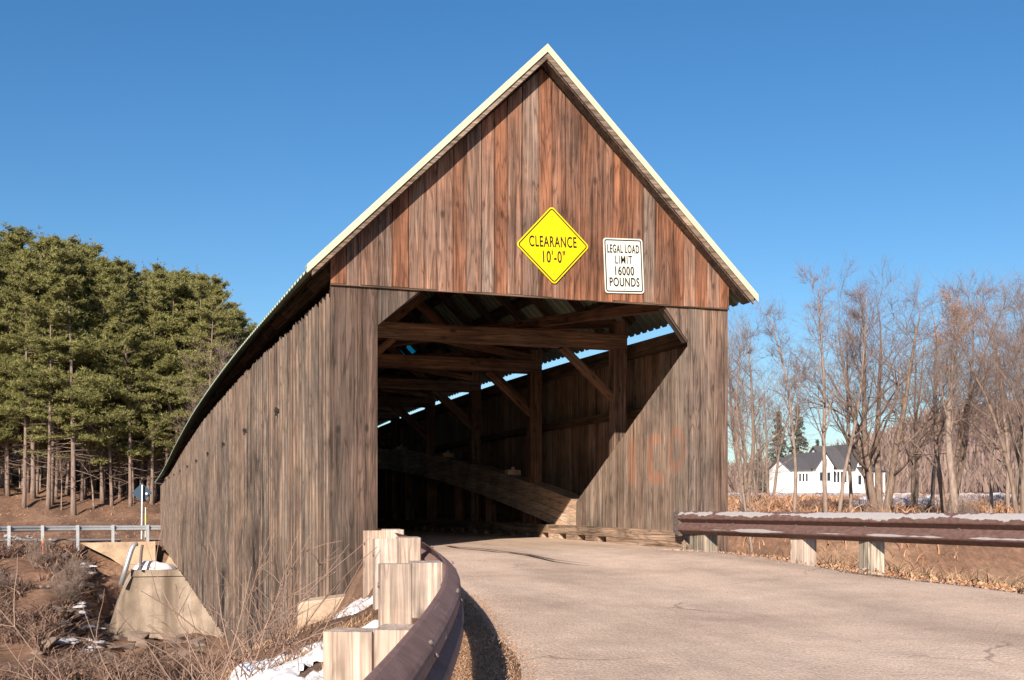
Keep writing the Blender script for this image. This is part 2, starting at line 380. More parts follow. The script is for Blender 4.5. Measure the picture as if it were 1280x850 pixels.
# ------------------------------------------------------------------ terrain
RAIL = [(-.95, -4.), (-.50, .4), (-.37, 3.07), (-.345, 4.4), (-.345, 5.7), (-.385, 7.), (-.50, 8.3), (-.77, 10.3), (-1.17, 12.3), (-1.66, 14.05)]
_ld = np.array([p[1] for p in RAIL]); _lx = np.array([p[0] for p in RAIL])
def XL(d): return float(np.interp(d, _ld, _lx))
RR = [(4.70, -.22), (4.85, -2.2), (5.22, -5.94), (5.75, -11.), (6.6, -17.)]     # right rail, world
def XRw(y): return float(np.interp(-y, [-p[1] for p in RR], [p[0] for p in RR]))
def roadz(x, y):
    X, d = xd(x, y)
    return -.045*max(0., 14.2-d) if d < 14.2 else 0.
def smooth(a, b, t):
    t = min(1., max(0., (t-a)/(b-a))); return t*t*(3-2*t)
def lerp(a, b, t): return a+(b-a)*t
def ground(x, y, rough=True):
    X, d = xd(x, y); rz = roadz(x, y)
    # near side
    if d < 14.6 and y < .2: sl_ = XL(d) - .12 - X
    else: sl_ = -x + .2
    sr = x - XRw(y)
    z = rz - .05
    if sl_ > 0: z = rz - .05 - (.29+.12*smooth(7, 10, d)+.5*smooth(10.5, 13.5, d))*min(sl_, 1.45) - 1.0*max(0., sl_-1.45)
    elif sr > 0: z = rz - .05 - .16*min(sr, 5) - .02*max(0, sr-5)
    if sl_ > 0: z -= .3*smooth(11.2, 13.2, d)*smooth(0, .35, sl_)
    if y > -.6 and sl_ > -.1: z = z - .2*smooth(-.6, 1., y)
    z = max(z, -6.3)
    # river channel
    near = -.75 - .6*(y-1.2) if y > 1.2 else 9
    z = min(z, max(near, -6.3)) if y > 1.2 else z
    w = smooth(6, 22, x)
    ya, yb = lerp(33., 11.5, w), lerp(55, 19, w)
    w2 = smooth(-5.6, -2.85, x)*(1-smooth(6, 8, x)); ya = lerp(ya, 47.5, w2)
    if y > ya:
        top = lerp(-1.35, .05, w)
        t = (y-ya)/(yb-ya); z = -6.3 + (top+6.3)*min(1., t)
        if y > yb:
            zl = -1.2 + 3.6*smooth(61, 82, y) + .15*max(0, min(y, 190)-82)
            zl -= .012*max(0, x+25)*smooth(64, 82, y)*(1-w)
            zr = .05 + .04*max(0, min(d, 75)-50) + .019*max(0, d-75)
            z = lerp(zl, zr, w)
        if y < 55.8 and x < 7: z = min(z, lerp(-1.3, -3.3, smooth(-4.9, -3.4, x)))
    if y > 29 and x < 8: z = max(z, -6.3+.45*smooth(29, 32, y))
    if rough:
        a = .03 if (sl_ < .3 and sr < .8 and y < 1.5) else (.10 if y < 4 else .35)
        if a > .05 or sl_ > .15 or sr > .3: z += a*fbm(x, y, .5 if a > .2 else 1.6, 3.1)
        if -1 < y-57.5 < 4 and x < 3: z = -1.22
    return z
def grid_axis(segs):
    out = []
    for a, b, n in segs: out += list(np.linspace(a, b, n, endpoint=False))
    return out+[segs[-1][1]]
gx = grid_axis([(-1500, -300, 6), (-300, -80, 10), (-80, -14, 40), (-14, -6, 24), (-6, 8, 70), (8, 20, 30), (20, 70, 40), (70, 260, 24), (260, 1700, 8)])
gy = grid_axis([(-300, -40, 8), (-40, -16, 14), (-16, 3, 95), (3, 30, 40), (30, 62, 60), (62, 100, 40), (100, 260, 26), (260, 2400, 10)])
V = [(x, y, ground(x, y)) for y in gy for x in gx]; nx = len(gx)
F = [(j*nx+i, j*nx+i+1, (j+1)*nx+i+1, (j+1)*nx+i) for j in range(len(gy)-1) for i in range(nx-1)]
g = obj('ground', meshdata('ground', V, F, M['ground'], True)); tag(g, kind='structure')

# water in the channel
wm = NT('river_water'); wn_ = wm.noise(wm.n('NewGeometry').outputs['Position'], 1.5, 4)
M['water'] = wm.out((.03, .035, .03), .08, wn_, .2, .05)
wv = [(-300, 8, -6.15), (300, 8, -6.15), (300, 32, -6.15), (-300, 32, -6.15)]
tag(wobj('river', wv, [(0, 1, 2, 3)], M['water']), kind='structure')

# approach road: lofted between the two rails, with a shallow crown, patches and a seam
left = []
for d in np.linspace(-4., 14.0, 46):
    x, y = wxy(XL(d) + .10 + .28*smooth(12.5, 8, d) + .05*math.sin(d*2.1), d); left.append((x, y))
left.append((.62, -.02))
right = []
for i, (x, y) in enumerate(left):
    t = i/(len(left)-1); yy = lerp(-16.5, -.02, t**.9); right.append((XRw(yy)-.16 - (.25*smooth(-1.5, -5, yy)) + .06*math.sin(yy*1.7), yy))
V = []; NW = 26
for (a, b) in zip(left, right):
    for j in range(NW+1):
        t = j/NW; x, y = lerp(a[0], b[0], t), lerp(a[1], b[1], t)
        edge = min(t, 1-t)
        V.append((x, y, roadz(x, y) + .012 + .012*fbm(x, y, .6, 9.) - (.045 if edge == 0 else 0)))
F = [(i*(NW+1)+j, i*(NW+1)+j+1, (i+1)*(NW+1)+j+1, (i+1)*(NW+1)+j) for i in range(len(left)-1) for j in range(NW)]
road = obj('road', meshdata('road', V, F, M['road'], True)); tag(road, kind='structure')
# far road beyond the bridge
V = []; xs = np.linspace(-90, 9, 30)
for x in xs:
    for yy in (57., 61.5): V.append((x, yy, -1.16))
far_m = simple('grey_gravel', (.27, .245, .225), .95, 0, .3, 2, .3)
tag(wobj('far_road', V, [(2*i, 2*i+2, 2*i+3, 2*i+1) for i in range(29)], far_m), kind='structure')
#@@BRIDGE
# ------------------------------------------------------------------ covered bridge
W = 5.555; XR_ = W/2; LB = 56.6
_cy = np.linspace(-2, 60, 125); _cz = np.interp(_cy, [-2, 0, 8, 14, 22.2, 33, 44.7, 52, 60], [-.04, 0, .13, .13, .02, -.36, -.92, -1.12, -1.28])
for _ in range(40): _cz[1:-1] = (_cz[:-2]+2*_cz[1:-1]+_cz[2:])/4
def cr(y): return float(np.interp(y, _cy, _cz))      # roof camber
def cdk(y): return .010*y - .0005*y*y             # deck camber
def bend(V):
    out = []
    for x, y, z in V:
        w = min(1., max(0., z/3.)) ; out.append((x, y, z + lerp(cdk(y), cr(y), w)))
    return out
br = empty('covered_bridge', (XR_, 0, 0))
tag(br, 'weathered brown timber covered bridge with plank gable portal and corrugated roof', 'bridge')
def bpart(name, VF, mat, parent=br, curved=True, smooth_=False):
    V, F = VF
    return wobj(name, bend(V) if curved else V, F, mat, parent, smooth_)
def longbox(x0, x1, y0, y1, z0, z1, n=24):
    """box along y, subdivided so that it follows the camber"""
    V = []; F = []
    for i in range(n+1):
        y = lerp(y0, y1, i/n); V += [(x0,y,z0),(x1,y,z0),(x1,y,z1),(x0,y,z1)]
    for i in range(n):
        a, b = i*4, i*4+4
        for k in range(4): F.append((a+k, a+(k+1) % 4, b+(k+1) % 4, b+k))
    F += [(3, 2, 1, 0), (n*4, n*4+1, n*4+2, n*4+3)]
    return V, F

# gable boards
def gtop(x): return 6.33 - .965*abs(x-XR_)
xb = [0.]; 
while xb[-1] < W-.12: xb.append(min(W, xb[-1]+random.uniform(.17, .25)))
xb[-1] = W
for a, b in zip(xb[:-1], xb[1:]):
    g_ = random.uniform(.002, .008); yo = random.uniform(-.006, .004); zb = 3.335+random.uniform(-.012, .018)
    poly = [(a+g_, zb), (b-g_, zb), (b-g_, gtop(b-g_)), (a+g_, gtop(a+g_))]
    if a < XR_ < b: poly.insert(3, (XR_, gtop(XR_)))
    bpart('gable_board', prism(poly, 'y', -.036+yo, -.012+yo), M['gable'], curved=False)
bpart('gable_backing', prism([(.02, 3.38), (W-.02, 3.38), (W-.02, gtop(W)-.05), (XR_, gtop(XR_)-.05), (.02, gtop(0)-.05)], 'y', .002, .03), M['dark_z'], curved=False)
beam('gable_header', (.62, .09, 3.43), (W-.62, .09, 3.43), .1, .12, M['timber_y'], br)
beam('drip_strip', (0., -.017, 3.332), (W, -.017, 3.332), .03, .028, M['dark_z'], br)

# portal boards (with the 45 degree corner pieces)
PL, PR, HC, HG = .60, .62, 2.86, 3.325
def portal(xs, mat, side):
    for a, b in zip(xs[:-1], xs[1:]):
        yo = random.uniform(-.004, .003)
        if side < 0: zlo = lambda x: -1.05 if x < PL else HC + (x-PL)*(HG-HC)/.55
        else: zlo = lambda x: -.35 if x > W-PR else HC + (W-PR-x)*(HG-HC)/.36
        za, zb = (zlo(a+1e-4), zlo(b-1e-4))
        poly = [(a+.003, za), (b-.003, zb), (b-.003, HG), (a+.003, HG)]
        if abs(za-HG) < 1e-3: poly = poly[:3]
        elif abs(zb-HG) < 1e-3: poly = [poly[0], poly[2], poly[3]]
        bpart('portal_board', prism(poly, 'y', .002+yo, .03+yo), mat, curved=False)
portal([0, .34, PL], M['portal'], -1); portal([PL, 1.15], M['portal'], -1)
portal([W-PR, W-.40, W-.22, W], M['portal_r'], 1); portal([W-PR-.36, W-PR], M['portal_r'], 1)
# inner lining of the opening: frame posts and chamfer edge boards
beam('corner_post', (.14, .16, -.9), (.14, .16, 3.3), .22, .22, M['timber_z'], br)
beam('corner_post', (W-.14, .16, -.3), (W-.14, .16, 3.3), .22, .22, M['timber_z'], br)
beam('opening_trim', (W-PR-.36, .10, HG-.01), (W-PR+.005, .10, HC), .03, .13, M['dark_z'], br, up=(0, 1, 0))
beam('opening_trim', (PL+.55, .10, HG-.01), (PL-.005, .10, HC), .03, .13, M['dark_z'], br, up=(0, 1, 0))

# return walls covering the first truss panel on either side of the roadway
def return_wall(x0, x1, mat):
    y = .035
    while y < 4.1:
        w = random.uniform(.15, .21); y1 = min(4.12, y+w)
        def top(t): return 2.80 - (t/4.12)*(2.80-.67)
        if 4.12-y1 < .06: y1 = 4.12
        dx = random.uniform(-.004, .004)
        bpart('return_board', prism([(y+.0025, .10), (y1-.0025, .10), (y1-.0025, top(y1)), (y+.0025, top(y))], 'x', x0+dx, x1+dx), mat, curved=False)
        y = y1
return_wall(W-PR, W-PR+.026, M['return']); return_wall(PL-.026, PL, M['return'])
for x in (W-PR+.07, PL-.07):
    beam('return_rail', (x, .1, 2.66), (x, 4.05, .66), .07, .1, M['timber_y'], br)

# side walls
def zbot(y): return -2.9 + .0287*y
def wtop(y): return 3.20 + cr(y)
pitch = .291; nb = int(LB/pitch)
for i in range(nb):
    y0 = .035 + i*pitch; y1 = y0+pitch
    j = random.uniform(-.006, .006); zt = random.uniform(-.05, .02)
    V, F = prism([(y0+.002, zbot(y0)+random.uniform(-.04, .04)), (y1-.002, zbot(y0)+random.uniform(-.04, .04)), (y1-.002, wtop(y1)+zt), (y0+.002, wtop(y0)+zt)], 'x', j, .024+j)
    bpart('siding_board', (V, F), M['siding'], curved=False)
    ya = y0-.055+random.uniform(-.012, .012); yb = ya+random.uniform(.095, .13)
    if i == 0: ya, yb = .036, .1
    k = random.uniform(-.006, .008)
    V, F = prism([(ya, zbot(y0)+random.uniform(-.05, .05)), (yb, zbot(y0)+random.uniform(-.05, .05)), (yb, wtop(y0)+random.uniform(-.03, .03)), (ya, wtop(y0)+random.uniform(-.03, .03))], 'x', -.034+k, -.008+j)
    bpart('batten', (V, F), M['batten'], curved=False)
    j = random.uniform(-.008, .008); zr = random.uniform(-.02, .02)
    V, F = prism([(y0+.0015, zbot(y0)), (y1-.0015, zbot(y0)), (y1-.0015, wtop(y1)+zr), (y0+.0015, wtop(y0)+zr)], 'x', W-.03+j, W-.004+j)
    bpart('wall_board', (V, F), M['inner'], curved=False)
for x in (.1, W-.11):
    bpart('wall_plate', longbox(x-.09, x+.09, .3, LB, 2.96, 3.17), M['timber_y'])
    for z in (.35, 2.07):
        bpart('girt', longbox(x-.06 if x > 1 else x-.07, x+.07 if x > 1 else x+.04, .3, LB, z-.06, z+.06), M['timber_y'])
    bpart('lower_chord', longbox(x-.14 if x > 1 else x-.07, x+.07 if x > 1 else x+.14, .3, LB, -.75, -.35), M['timber_y'])
# iron tie plates on the outside of the left wall
for k in range(10):
    y = 4.64+4.95*k; z = 2.15+cr(y)*.0
    V, F = joinp((boxv(-.052, -.028, y-.05, y+.05, z-.03, z+.03), BOXF), (boxv(-.075, -.05, y-.018, y+.018, z-.09, z+.05), BOXF), (boxv(-.09, -.05, y-.03, y+.02, z-.02, z+.02), BOXF))
    bpart('tie_plate', (V, F), M['iron'], curved=False)

# truss frames
for k in range(14):
    y = 2.74+3.93*k
    for x, s in ((W-.45, 1), (.45, -1)):
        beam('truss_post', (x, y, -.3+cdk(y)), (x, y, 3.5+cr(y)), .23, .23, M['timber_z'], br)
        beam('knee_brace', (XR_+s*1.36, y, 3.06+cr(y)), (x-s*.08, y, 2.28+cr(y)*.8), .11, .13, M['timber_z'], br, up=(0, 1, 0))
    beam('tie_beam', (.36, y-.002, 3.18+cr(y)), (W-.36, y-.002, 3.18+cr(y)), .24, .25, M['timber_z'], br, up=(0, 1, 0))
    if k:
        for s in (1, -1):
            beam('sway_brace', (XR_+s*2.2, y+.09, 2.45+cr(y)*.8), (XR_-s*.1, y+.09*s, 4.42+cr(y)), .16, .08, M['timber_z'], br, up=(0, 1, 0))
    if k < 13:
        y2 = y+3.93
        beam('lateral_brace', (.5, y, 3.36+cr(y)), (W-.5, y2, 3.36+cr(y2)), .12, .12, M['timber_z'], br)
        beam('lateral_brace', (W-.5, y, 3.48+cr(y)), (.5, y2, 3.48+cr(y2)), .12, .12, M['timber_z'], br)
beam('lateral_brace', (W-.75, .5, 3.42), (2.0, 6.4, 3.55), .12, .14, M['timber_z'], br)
# arches of four laminations with vertical posts beneath
def archz(y): return 2.62 - .0033*(y-28.3)**2
for x0, s in ((W-PR+.03, 1), (PL-.03, -1)):
    xa, xb_ = (x0, x0+.36) if s > 0 else (x0-.36, x0)
    for q in range(4):
        V = []; F = []; n = 40
        jx = random.uniform(-.018, .018)
        for i in range(n+1):
            y = lerp(4.1, 52.5, i/n); z = archz(y)-q*.15
            V += [(xa+jx, y, z-.141), (xb_+jx, y, z-.141), (xb_+jx, y, z), (xa+jx, y, z)]
        for i in range(n):
            a, b = i*4, i*4+4
            F += [(a+m, a+(m+1) % 4, b+(m+1) % 4, b+m) for m in range(4)]
        F += [(3, 2, 1, 0), (n*4, n*4+1, n*4+2, n*4+3)]
        bpart('arch_lamination', (V, F), M['arch'], curved=False)
    for k in range(20):
        y = 7.2+2.45*k
        if y > 50: break
        xm = (xa+xb_)/2
        beam('arch_post', (xm, y, -.2+cdk(y)), (xm, y, archz(y)-.6), .25, .25, M['timber_z'], br)
        za = archz(y+.9)
        V, F = joinp((boxv(xm-.14, xm+.14, y+.78, y+1.02, za-.02, za+.09), BOXF), (boxv(xm-.03, xm+.03, y+.86, y+.92, za+.08, za+.15), BOXF))
        bpart('arch_block', (V, F), M['timber_z'] if k % 2 else M['arch'], curved=False)
# deck, curbs and scupper blocks
n = 30
V, F = longbox(PL+.003, W-PR-.003, -.03, LB, -.12, .006, 30); bpart('deck', (V, F), M['road'])
for k in range(16):
    y = 1.+3.6*k; bpart('floor_beam', longbox(.05, W-.05, y, y+.25, -.55, -.125, 1), M['timber_y'])
for xa, xb_ in ((W-PR-.15, W-PR-.004), (PL+.004, PL+.15)):
    y = -.12; 
    while y < LB-1:
        y1 = min(LB, y+5.2); bpart('curb', longbox(xa, xb_, y+.004, y1-.004, .10, .245, 6), M['curb']); y = y1
    y = -.1; k = 0
    while y < LB-1:
        ln = 2.6 if k == 0 else .52
        bpart('curb_block', longbox(xa+.008, xb_-.004, y, y+ln, .0, .098, 1), M['curb']); y += ln+.34; k += 1
V, F = prism([(W-PR-.16, -.12), (W-PR+.13, -.12), (W-PR+.13, .24), (W-PR-.16, .24)], 'y', -.16, -.125); bpart('curb_end', (V, F), M['curb'], curved=False)

# roof: rafters, purlins, ribbed metal sheets, rake boards and trim
SL = .988
def rz(x, off=0.): return 6.52 - SL*abs(x-XR_) + off
y = .45
while y < LB:
    for s in (1, -1):
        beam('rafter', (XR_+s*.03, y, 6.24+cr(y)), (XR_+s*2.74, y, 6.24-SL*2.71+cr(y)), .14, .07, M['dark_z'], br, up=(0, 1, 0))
    y += 1.31
for s in (1, -1):
    for t in (.12, .75, 1.4, 2.05, 2.55):
        x = XR_+s*t; zz = rz(x)-.09
        V, F = longbox(x-.06, x+.06, .02, LB, zz-.03, zz+.03)
        V = [(px, py, pz - SL*(px-x)*s) for px, py, pz in V]
        bpart('purlin', (V, F), M['dark_y'])
EAVE = 3.085
def sheet(y0, s, t0, t1, mat, name='roof_sheet'):
    prof = []
    for k in range(4):
        b = k*.25; prof += [(b, 0), (b+.145, 0), (b+.172, .034), (b+.223, .034), (b+.249, 0)]
    n = len(prof); V = []
    for lay in (0., -.006):
        for t in (t0, t1):
            for (py, h) in prof:
                yy = y0+py; V.append((XR_+s*t, yy, 6.50-SL*t+h+lay+cr(yy)))
    F = []
    for i in range(n-1):
        F += [(i, i+1, n+i+1, n+i), (2*n+i, 3*n+i, 3*n+i+1, 2*n+i+1), (n+i, n+i+1, 3*n+i+1, 3*n+i), (i, 2*n+i, 2*n+i+1, i+1)]
    return wobj(name, V, F, mat, br)
ys = np.arange(-.22, LB+.3, .999)
for y0 in ys:
    for s in (1, -1):
        if s > 0 and y0 < 15.6 <= y0+.999:
            sheet(y0, s, .02, 1.85, M['roofmetal']); sheet(y0, s, 1.852, 2.5, M['teal'], 'skylight_panel'); sheet(y0, s, 2.502, EAVE, M['roofmetal'])
        elif s > 0 and y0 < 6.3 <= y0+.999:
            sheet(y0, s, .02, 1.2, M['roofmetal']); sheet(y0, s, 1.202, 1.75, M['paleplas'], 'skylight_panel'); sheet(y0, s, 1.752, EAVE, M['roofmetal'])
        else:
            sheet(y0, s, .02, EAVE, M['roofmetal'])
V = []
for i in range(25):
    y = lerp(-.26, LB+.25, i/24); V += [(XR_-.16, y, 6.42+cr(y)), (XR_, y, 6.58+cr(y)), (XR_+.16, y, 6.42+cr(y)), (XR_, y, 6.565+cr(y))]
F = []
for i in range(24):
    a, b = i*4, i*4+4; F += [(a, a+1, b+1, b), (a+1, a+2, b+2, b+1), (a+2, a+3, b+3, b+2), (a+3, a, b, b+3)]
wobj('ridge_cap', V, F, M['rooftrim'], br)
def slopeboard(s, t0, t1, z0, z1, y0, y1):
    """board following the rake between horizontal offsets t0..t1 from the ridge"""
    q = [(XR_+s*t0, 6.57-SL*t0+z0), (XR_+s*t0, 6.57-SL*t0+z1), (XR_+s*t1, 6.57-SL*t1+z1), (XR_+s*t1, 6.57-SL*t1+z0)]
    return prism(q, 'y', y0, y1)
for s in (1, -1):
    cut = 1.72 if s < 0 else 2.35
    for a, b in ((0., cut), (cut+.003, 3.10)):
        bpart('rake_trim', joinp(slopeboard(s, a, b, -.105, 0, -.268, -.25), slopeboard(s, a, b, -.018, 0, -.25, -.1)), M['rooftrim'], curved=False)
        jj = random.uniform(0, .012)
        bpart('fascia_board', slopeboard(s, a, min(b, 3.04), -.19, -.09, -.248+jj*.4, -.215), M['fascia'], curved=False)
    bpart('soffit_board', slopeboard(s, 0, 3.0, -.205, -.175, -.214, -.02), M['dark_z'], curved=False)
# abutments
def abutment(name, VF, lab, mat=M['abut'], cat='abutment'):
    o = wobj(name, VF[0], VF[1], mat); tag(o, lab, cat); return o

# ------------------------------------------------------------------ signs on the gable
def textmesh(s, size, sx, mat, name='legend', depth=.0012):
    cu = bpy.data.curves.new('t', 'FONT'); cu.body = s; cu.size = size; cu.align_x = 'CENTER'; cu.align_y = 'CENTER'; cu.space_character = 1.12; cu.extrude = depth; cu.offset = .0006 if 'M' in s else .003
    to = bpy.data.objects.new('t', cu); col.objects.link(to)
    bpy.context.view_layer.update(); dg = bpy.context.evaluated_depsgraph_get()
    me = bpy.data.meshes.new_from_object(to.evaluated_get(dg)); bpy.data.objects.remove(to); bpy.data.curves.remove(cu)
    for v in me.vertices: v.co = (v.co.x*sx, v.co.y, v.co.z)
    me.name = name; me.materials.clear(); me.materials.append(mat); return me
def rrect(w, h, r, n=5):
    pts = []
    for cx, cy, a0 in ((w/2-r, h/2-r, 0), (-w/2+r, h/2-r, 90), (-w/2+r, -h/2+r, 180), (w/2-r, -h/2+r, 270)):
        for i in range(n+1):
            a = R(a0+90*i/n); pts.append((cx+r*math.cos(a), cy+r*math.sin(a)))
    return pts
def ring(w, h, r, t, z0, z1):
    o = rrect(w, h, r); i = rrect(w-2*t, h-2*t, max(.001, r-t)); n = len(o)
    V = [(x, y, z1) for x, y in o]+[(x, y, z1) for x, y in i]+[(x, y, z0) for x, y in o]
    F = [(k, (k+1) % n, n+(k+1) % n, n+k) for k in range(n)] + [(2*n+k, 2*n+(k+1) % n, (k+1) % n, k) for k in range(n)]
    return V, F
def sign(name, loc, roll, w, h, r, face, lines, screws, lab, rot45=False):
    o = empty(name, loc); tag(o, lab, 'sign'); o.rotation_euler = (R(90), -roll, 0) if False else (R(90), 0, 0)
    base = Matrix.Rotation(roll, 4, 'Z')
    def put(nm, me, rl=0., off=(0, 0)):
        q = obj(nm, me, o); q.rotation_euler = (0, 0, roll+rl)
        v = base @ Vector((off[0], off[1], 0)); q.location = (v.x, v.y, 0); return q
    V, F = prism(rrect(w, h, r), 'z', -.003, .0)
    put('panel', meshdata('panel', V, F, face), R(45) if rot45 else 0)
    V, F = ring(w-.035, h-.035, r*.8, .016, .0005, .0012)
    put('border', meshdata('border', V, F, M['black']), R(45) if rot45 else 0)
    for (s, size, sx, oy, ox) in lines: put('legend', textmesh(s, size, sx, M['black']), 0, (ox, oy)).location.z = .0016
    for (x, y) in screws:
        V, F = prism([(.007*math.cos(a), .007*math.sin(a)) for a in np.linspace(0, 2*math.pi, 8, endpoint=False)], 'z', 0, .004)
        put('screw', meshdata('screw', V, F, M['galvbolt']), 0, (x, y))
    return o
sign('clearance_sign', (2.93, -.056, 4.015), R(2.2), .735, .735, .05, M['yellow'],
     [('CLEARANCE', .2, .55, .04, 0), ("10'-0\"", .215, .60, -.16, 0)], [(0, .38), (0, -.38)],
     'yellow diamond sign reading CLEARANCE 10\'-0" on the gable boards', True)
sign('load_limit_sign', (3.945, -.056, 3.815), R(2.4), .575, .735, .04, M['signwhite'],
     [('LEGAL LOAD', .155, .475, .22, 0), ('LIMIT', .155, .64, .075, 0), ('16000', .165, .66, -.075, 0), ('POUNDS', .165, .62, -.225, 0)], [(0, .315), (0, -.315)],
     'white rectangular sign reading LEGAL LOAD LIMIT 16000 POUNDS')
#@@REST
# ------------------------------------------------------------------ guard rails
def wbeam(path, ztop, mat, name, parent, face, h=.31, kick=0., lift=0.):
    """W-profile rail swept along a plan path; face = +1/-1 side the humps point to"""
    prof = [(0., 0.), (.014, .006), (.066, .044), (.078, .056), (.081, .068), (.081, .094), (.076, .106), (.016, .146), (.01, .156), (.016, .166), (.076, .206), (.081, .218), (.081, .244), (.078, .256), (.066, .268), (.014, .306), (0., .312)]
    prof = [(a*.95+kick*(1-b/.312)+lift, b*h/.312) for a, b in prof]
    P = np.array(path, float); k = len(P); T = np.gradient(P, axis=0); T /= np.linalg.norm(T, axis=1)[:, None]
    Nn = np.stack([-T[:, 1], T[:, 0]], 1)*face
    run = np.concatenate([[0], np.cumsum(np.linalg.norm(np.diff(P, axis=0), axis=1))])
    V = []; pa = []; ra = []; n = len(prof)
    for lay in (0., -.005):
        for i in range(k):
            for (o_, z) in prof:
                V.append((P[i][0]+Nn[i][0]*(o_+lay), P[i][1]+Nn[i][1]*(o_+lay), ztop[i]-h+z)); pa.append(z/h); ra.append(run[i])
    F = []; m = k*n
    for i in range(k-1):
        for j in range(n-1):
            a = i*n+j
            F.append((a, a+n, a+n+1, a+1)); F.append((m+a, m+a+1, m+a+n+1, m+a+n))
        F.append((i*n+n-1, (i+1)*n+n-1, m+(i+1)*n+n-1, m+i*n+n-1)); F.append((i*n, m+i*n, m+(i+1)*n, (i+1)*n))
    o = wobj(name, V, F, mat, parent, False)
    for nm, dat in (('profile', pa), ('run', ra)):
        at_ = o.data.attributes.new(nm, 'FLOAT', 'POINT'); at_.data.foreach_set('value', dat)
    return o
def post(name, cx, cy, ang, a, b, z0, z1, mat, parent, slope=0., lean=(0, 0)):
    """timber post, slightly sloped sawn top"""
    c = .008
    pts = [(-a/2+c, -b/2), (a/2-c, -b/2), (a/2, -b/2+c), (a/2, b/2-c), (a/2-c, b/2), (-a/2+c, b/2), (-a/2, b/2-c), (-a/2, -b/2+c)]
    ca, sa = math.cos(ang), math.sin(ang); V = []
    for z in (0, 1):
        for px, py in pts:
            zz = z0 if z == 0 else z1 + slope*px
            V.append((cx+px*ca-py*sa+lean[0]*z, cy+px*sa+py*ca+lean[1]*z, zz))
    n = 8; F = [tuple(range(n-1, -1, -1)), tuple(range(n, 2*n))]+[(i, (i+1) % n, n+(i+1) % n, n+i) for i in range(n)]
    return wobj(name, V, F, mat, parent)
def bolt(P, axis, parent, r=.016):
    V, F = tube([np.array(P), np.array(P)+np.array(axis)*.014], r, 8); return wobj('bolt', V, F, M['galvbolt'], parent)

# left rail: curved, brown, on timber posts with offset blocks
gl = empty('guardrail', (*wxy(-.6, 8), -.3)); tag(gl, 'brown curved guardrail on thick pale timber posts leading to the left portal', 'guardrail')
dd = np.linspace(.6, 14.05, 54); cs = np.array([wxy(XL(d), d) for d in dd])
# smooth the surveyed polyline
for _ in range(6): cs[1:-1] = (cs[:-2]+2*cs[1:-1]+cs[2:])/4
zt = .03+.0205*dd
fine = np.linspace(0, 53, 161); csf = np.stack([np.interp(fine, range(54), cs[:, q]) for q in (0, 1)], 1); ztf = np.interp(fine, range(54), zt)
for _ in range(8): csf[1:-1] = (csf[:-2]+2*csf[1:-1]+csf[2:])/4
wbeam(csf[:66], ztf[:66], M['railbrown'], 'rail_beam', gl, -1, .31, .035, .006)
wbeam(csf[62:118], ztf[62:118], M['railbrown'], 'rail_beam', gl, -1, .31, .035)
wbeam(csf[114:], ztf[114:], M['railbrown'], 'rail_beam', gl, -1, .31, .035, .006)
for ib in (63, 64.6, 115, 116.6, 40, 90):
    q = csf[int(ib)]; T = csf[int(ib)+1]-csf[int(ib)]; N2 = np.array([T[1], -T[0]])/np.linalg.norm(T)
    for zf, of in ((.27, .075), (.225, .093), (.09, .108), (.155, .035)): bolt((q[0]+N2[0]*of, q[1]+N2[1]*of, ztf[int(ib)]-.31+zf), (N2[0]*.7, N2[1]*.7, .5 if zf > .2 else .1), gl, .0095)
for k, (d, up) in enumerate(((5.0, .02), (7.8, .175), (10.4, .275), (12.75, .31), (2.6, .0))):
    i = int(np.argmin(abs(dd-d))); T = cs[min(i+1, 53)]-cs[i-1]; ang = math.atan2(T[1], T[0]); N = np.array([-math.sin(ang), math.cos(ang)])
    bl = cs[i]+N*(.118 if k != 3 else .0); ps = cs[i]+N*(.322 if k != 3 else .2)
    gz = ground(ps[0], ps[1])
    aa = ang + (-.12, .1, .06, .12, 0)[k]
    post('offset_block', bl[0], bl[1], aa, .21, .2, zt[i]-.36, up+.012, M['post'], gl, .03)
    post('post', ps[0], ps[1], aa, .215, .205, gz-.4, up, M['post'], gl, -.02)
    bolt((ps[0]+N[0]*.1, ps[1]+N[1]*.1, up-.14), (N[0], N[1], 0), gl, .018)
# right rail
grr = empty('guardrail', (5., -4., -.1)); tag(grr, 'rusty guardrail with peeling white paint on short posts right of the portal', 'guardrail')
yy = np.linspace(-.28, -13., 60); cs = np.array([(XRw(y), y) for y in yy])
for _ in range(4): cs[1:-1] = (cs[:-2]+2*cs[1:-1]+cs[2:])/4
zt = np.interp(yy, [-13, -6, -.2], [.47, .50, .525])
wbeam(cs, zt, M['railpaint'], 'rail_beam', grr, -1)
# flared end shoe by the portal: wraps back around the end of the beam
x0, y0 = cs[0]
V, F = prism([(y0+.0, .19), (y0+.16, .225), (y0+.17, .26), (y0+.17, .46), (y0+.15, .51), (y0+.0, .532)], 'x', x0-.055, x0+.0)
wobj('end_shoe', V, F, M['galvbolt'], grr)
for z in (.27, .36, .46): bolt((x0-.055, y0+.09, z), (-1, 0, 0), grr, .014)
for k, (y, a, b, mat, ang) in enumerate(((-.62, .3, .2, 'postgrey', 0), (-2.72, .2, .24, 'post', .06), (-3.85, .19, .22, 'postgrey', -.12), (-6.35, .2, .24, 'postgrey', 0.05), (-9.2, .2, .24, 'post', 0))):
    x = XRw(y)+.11
    post('post', x, y, ang, a if k else .2, b if k else .42, ground(x, y)-.4, .24 if k != 2 else .24, M[mat], grr, 0)
for y in (-.9, -1.5, -2.75, -3.9, -5.2, -6.4, -7.9):
    bolt((XRw(y)-.008, y, float(np.interp(y, [-13, -6, -.2], [.47, .50, .525]))-.155), (-1, .05, 0), grr, .02)
# splice seam
x, y = XRw(-5.35), -5.35
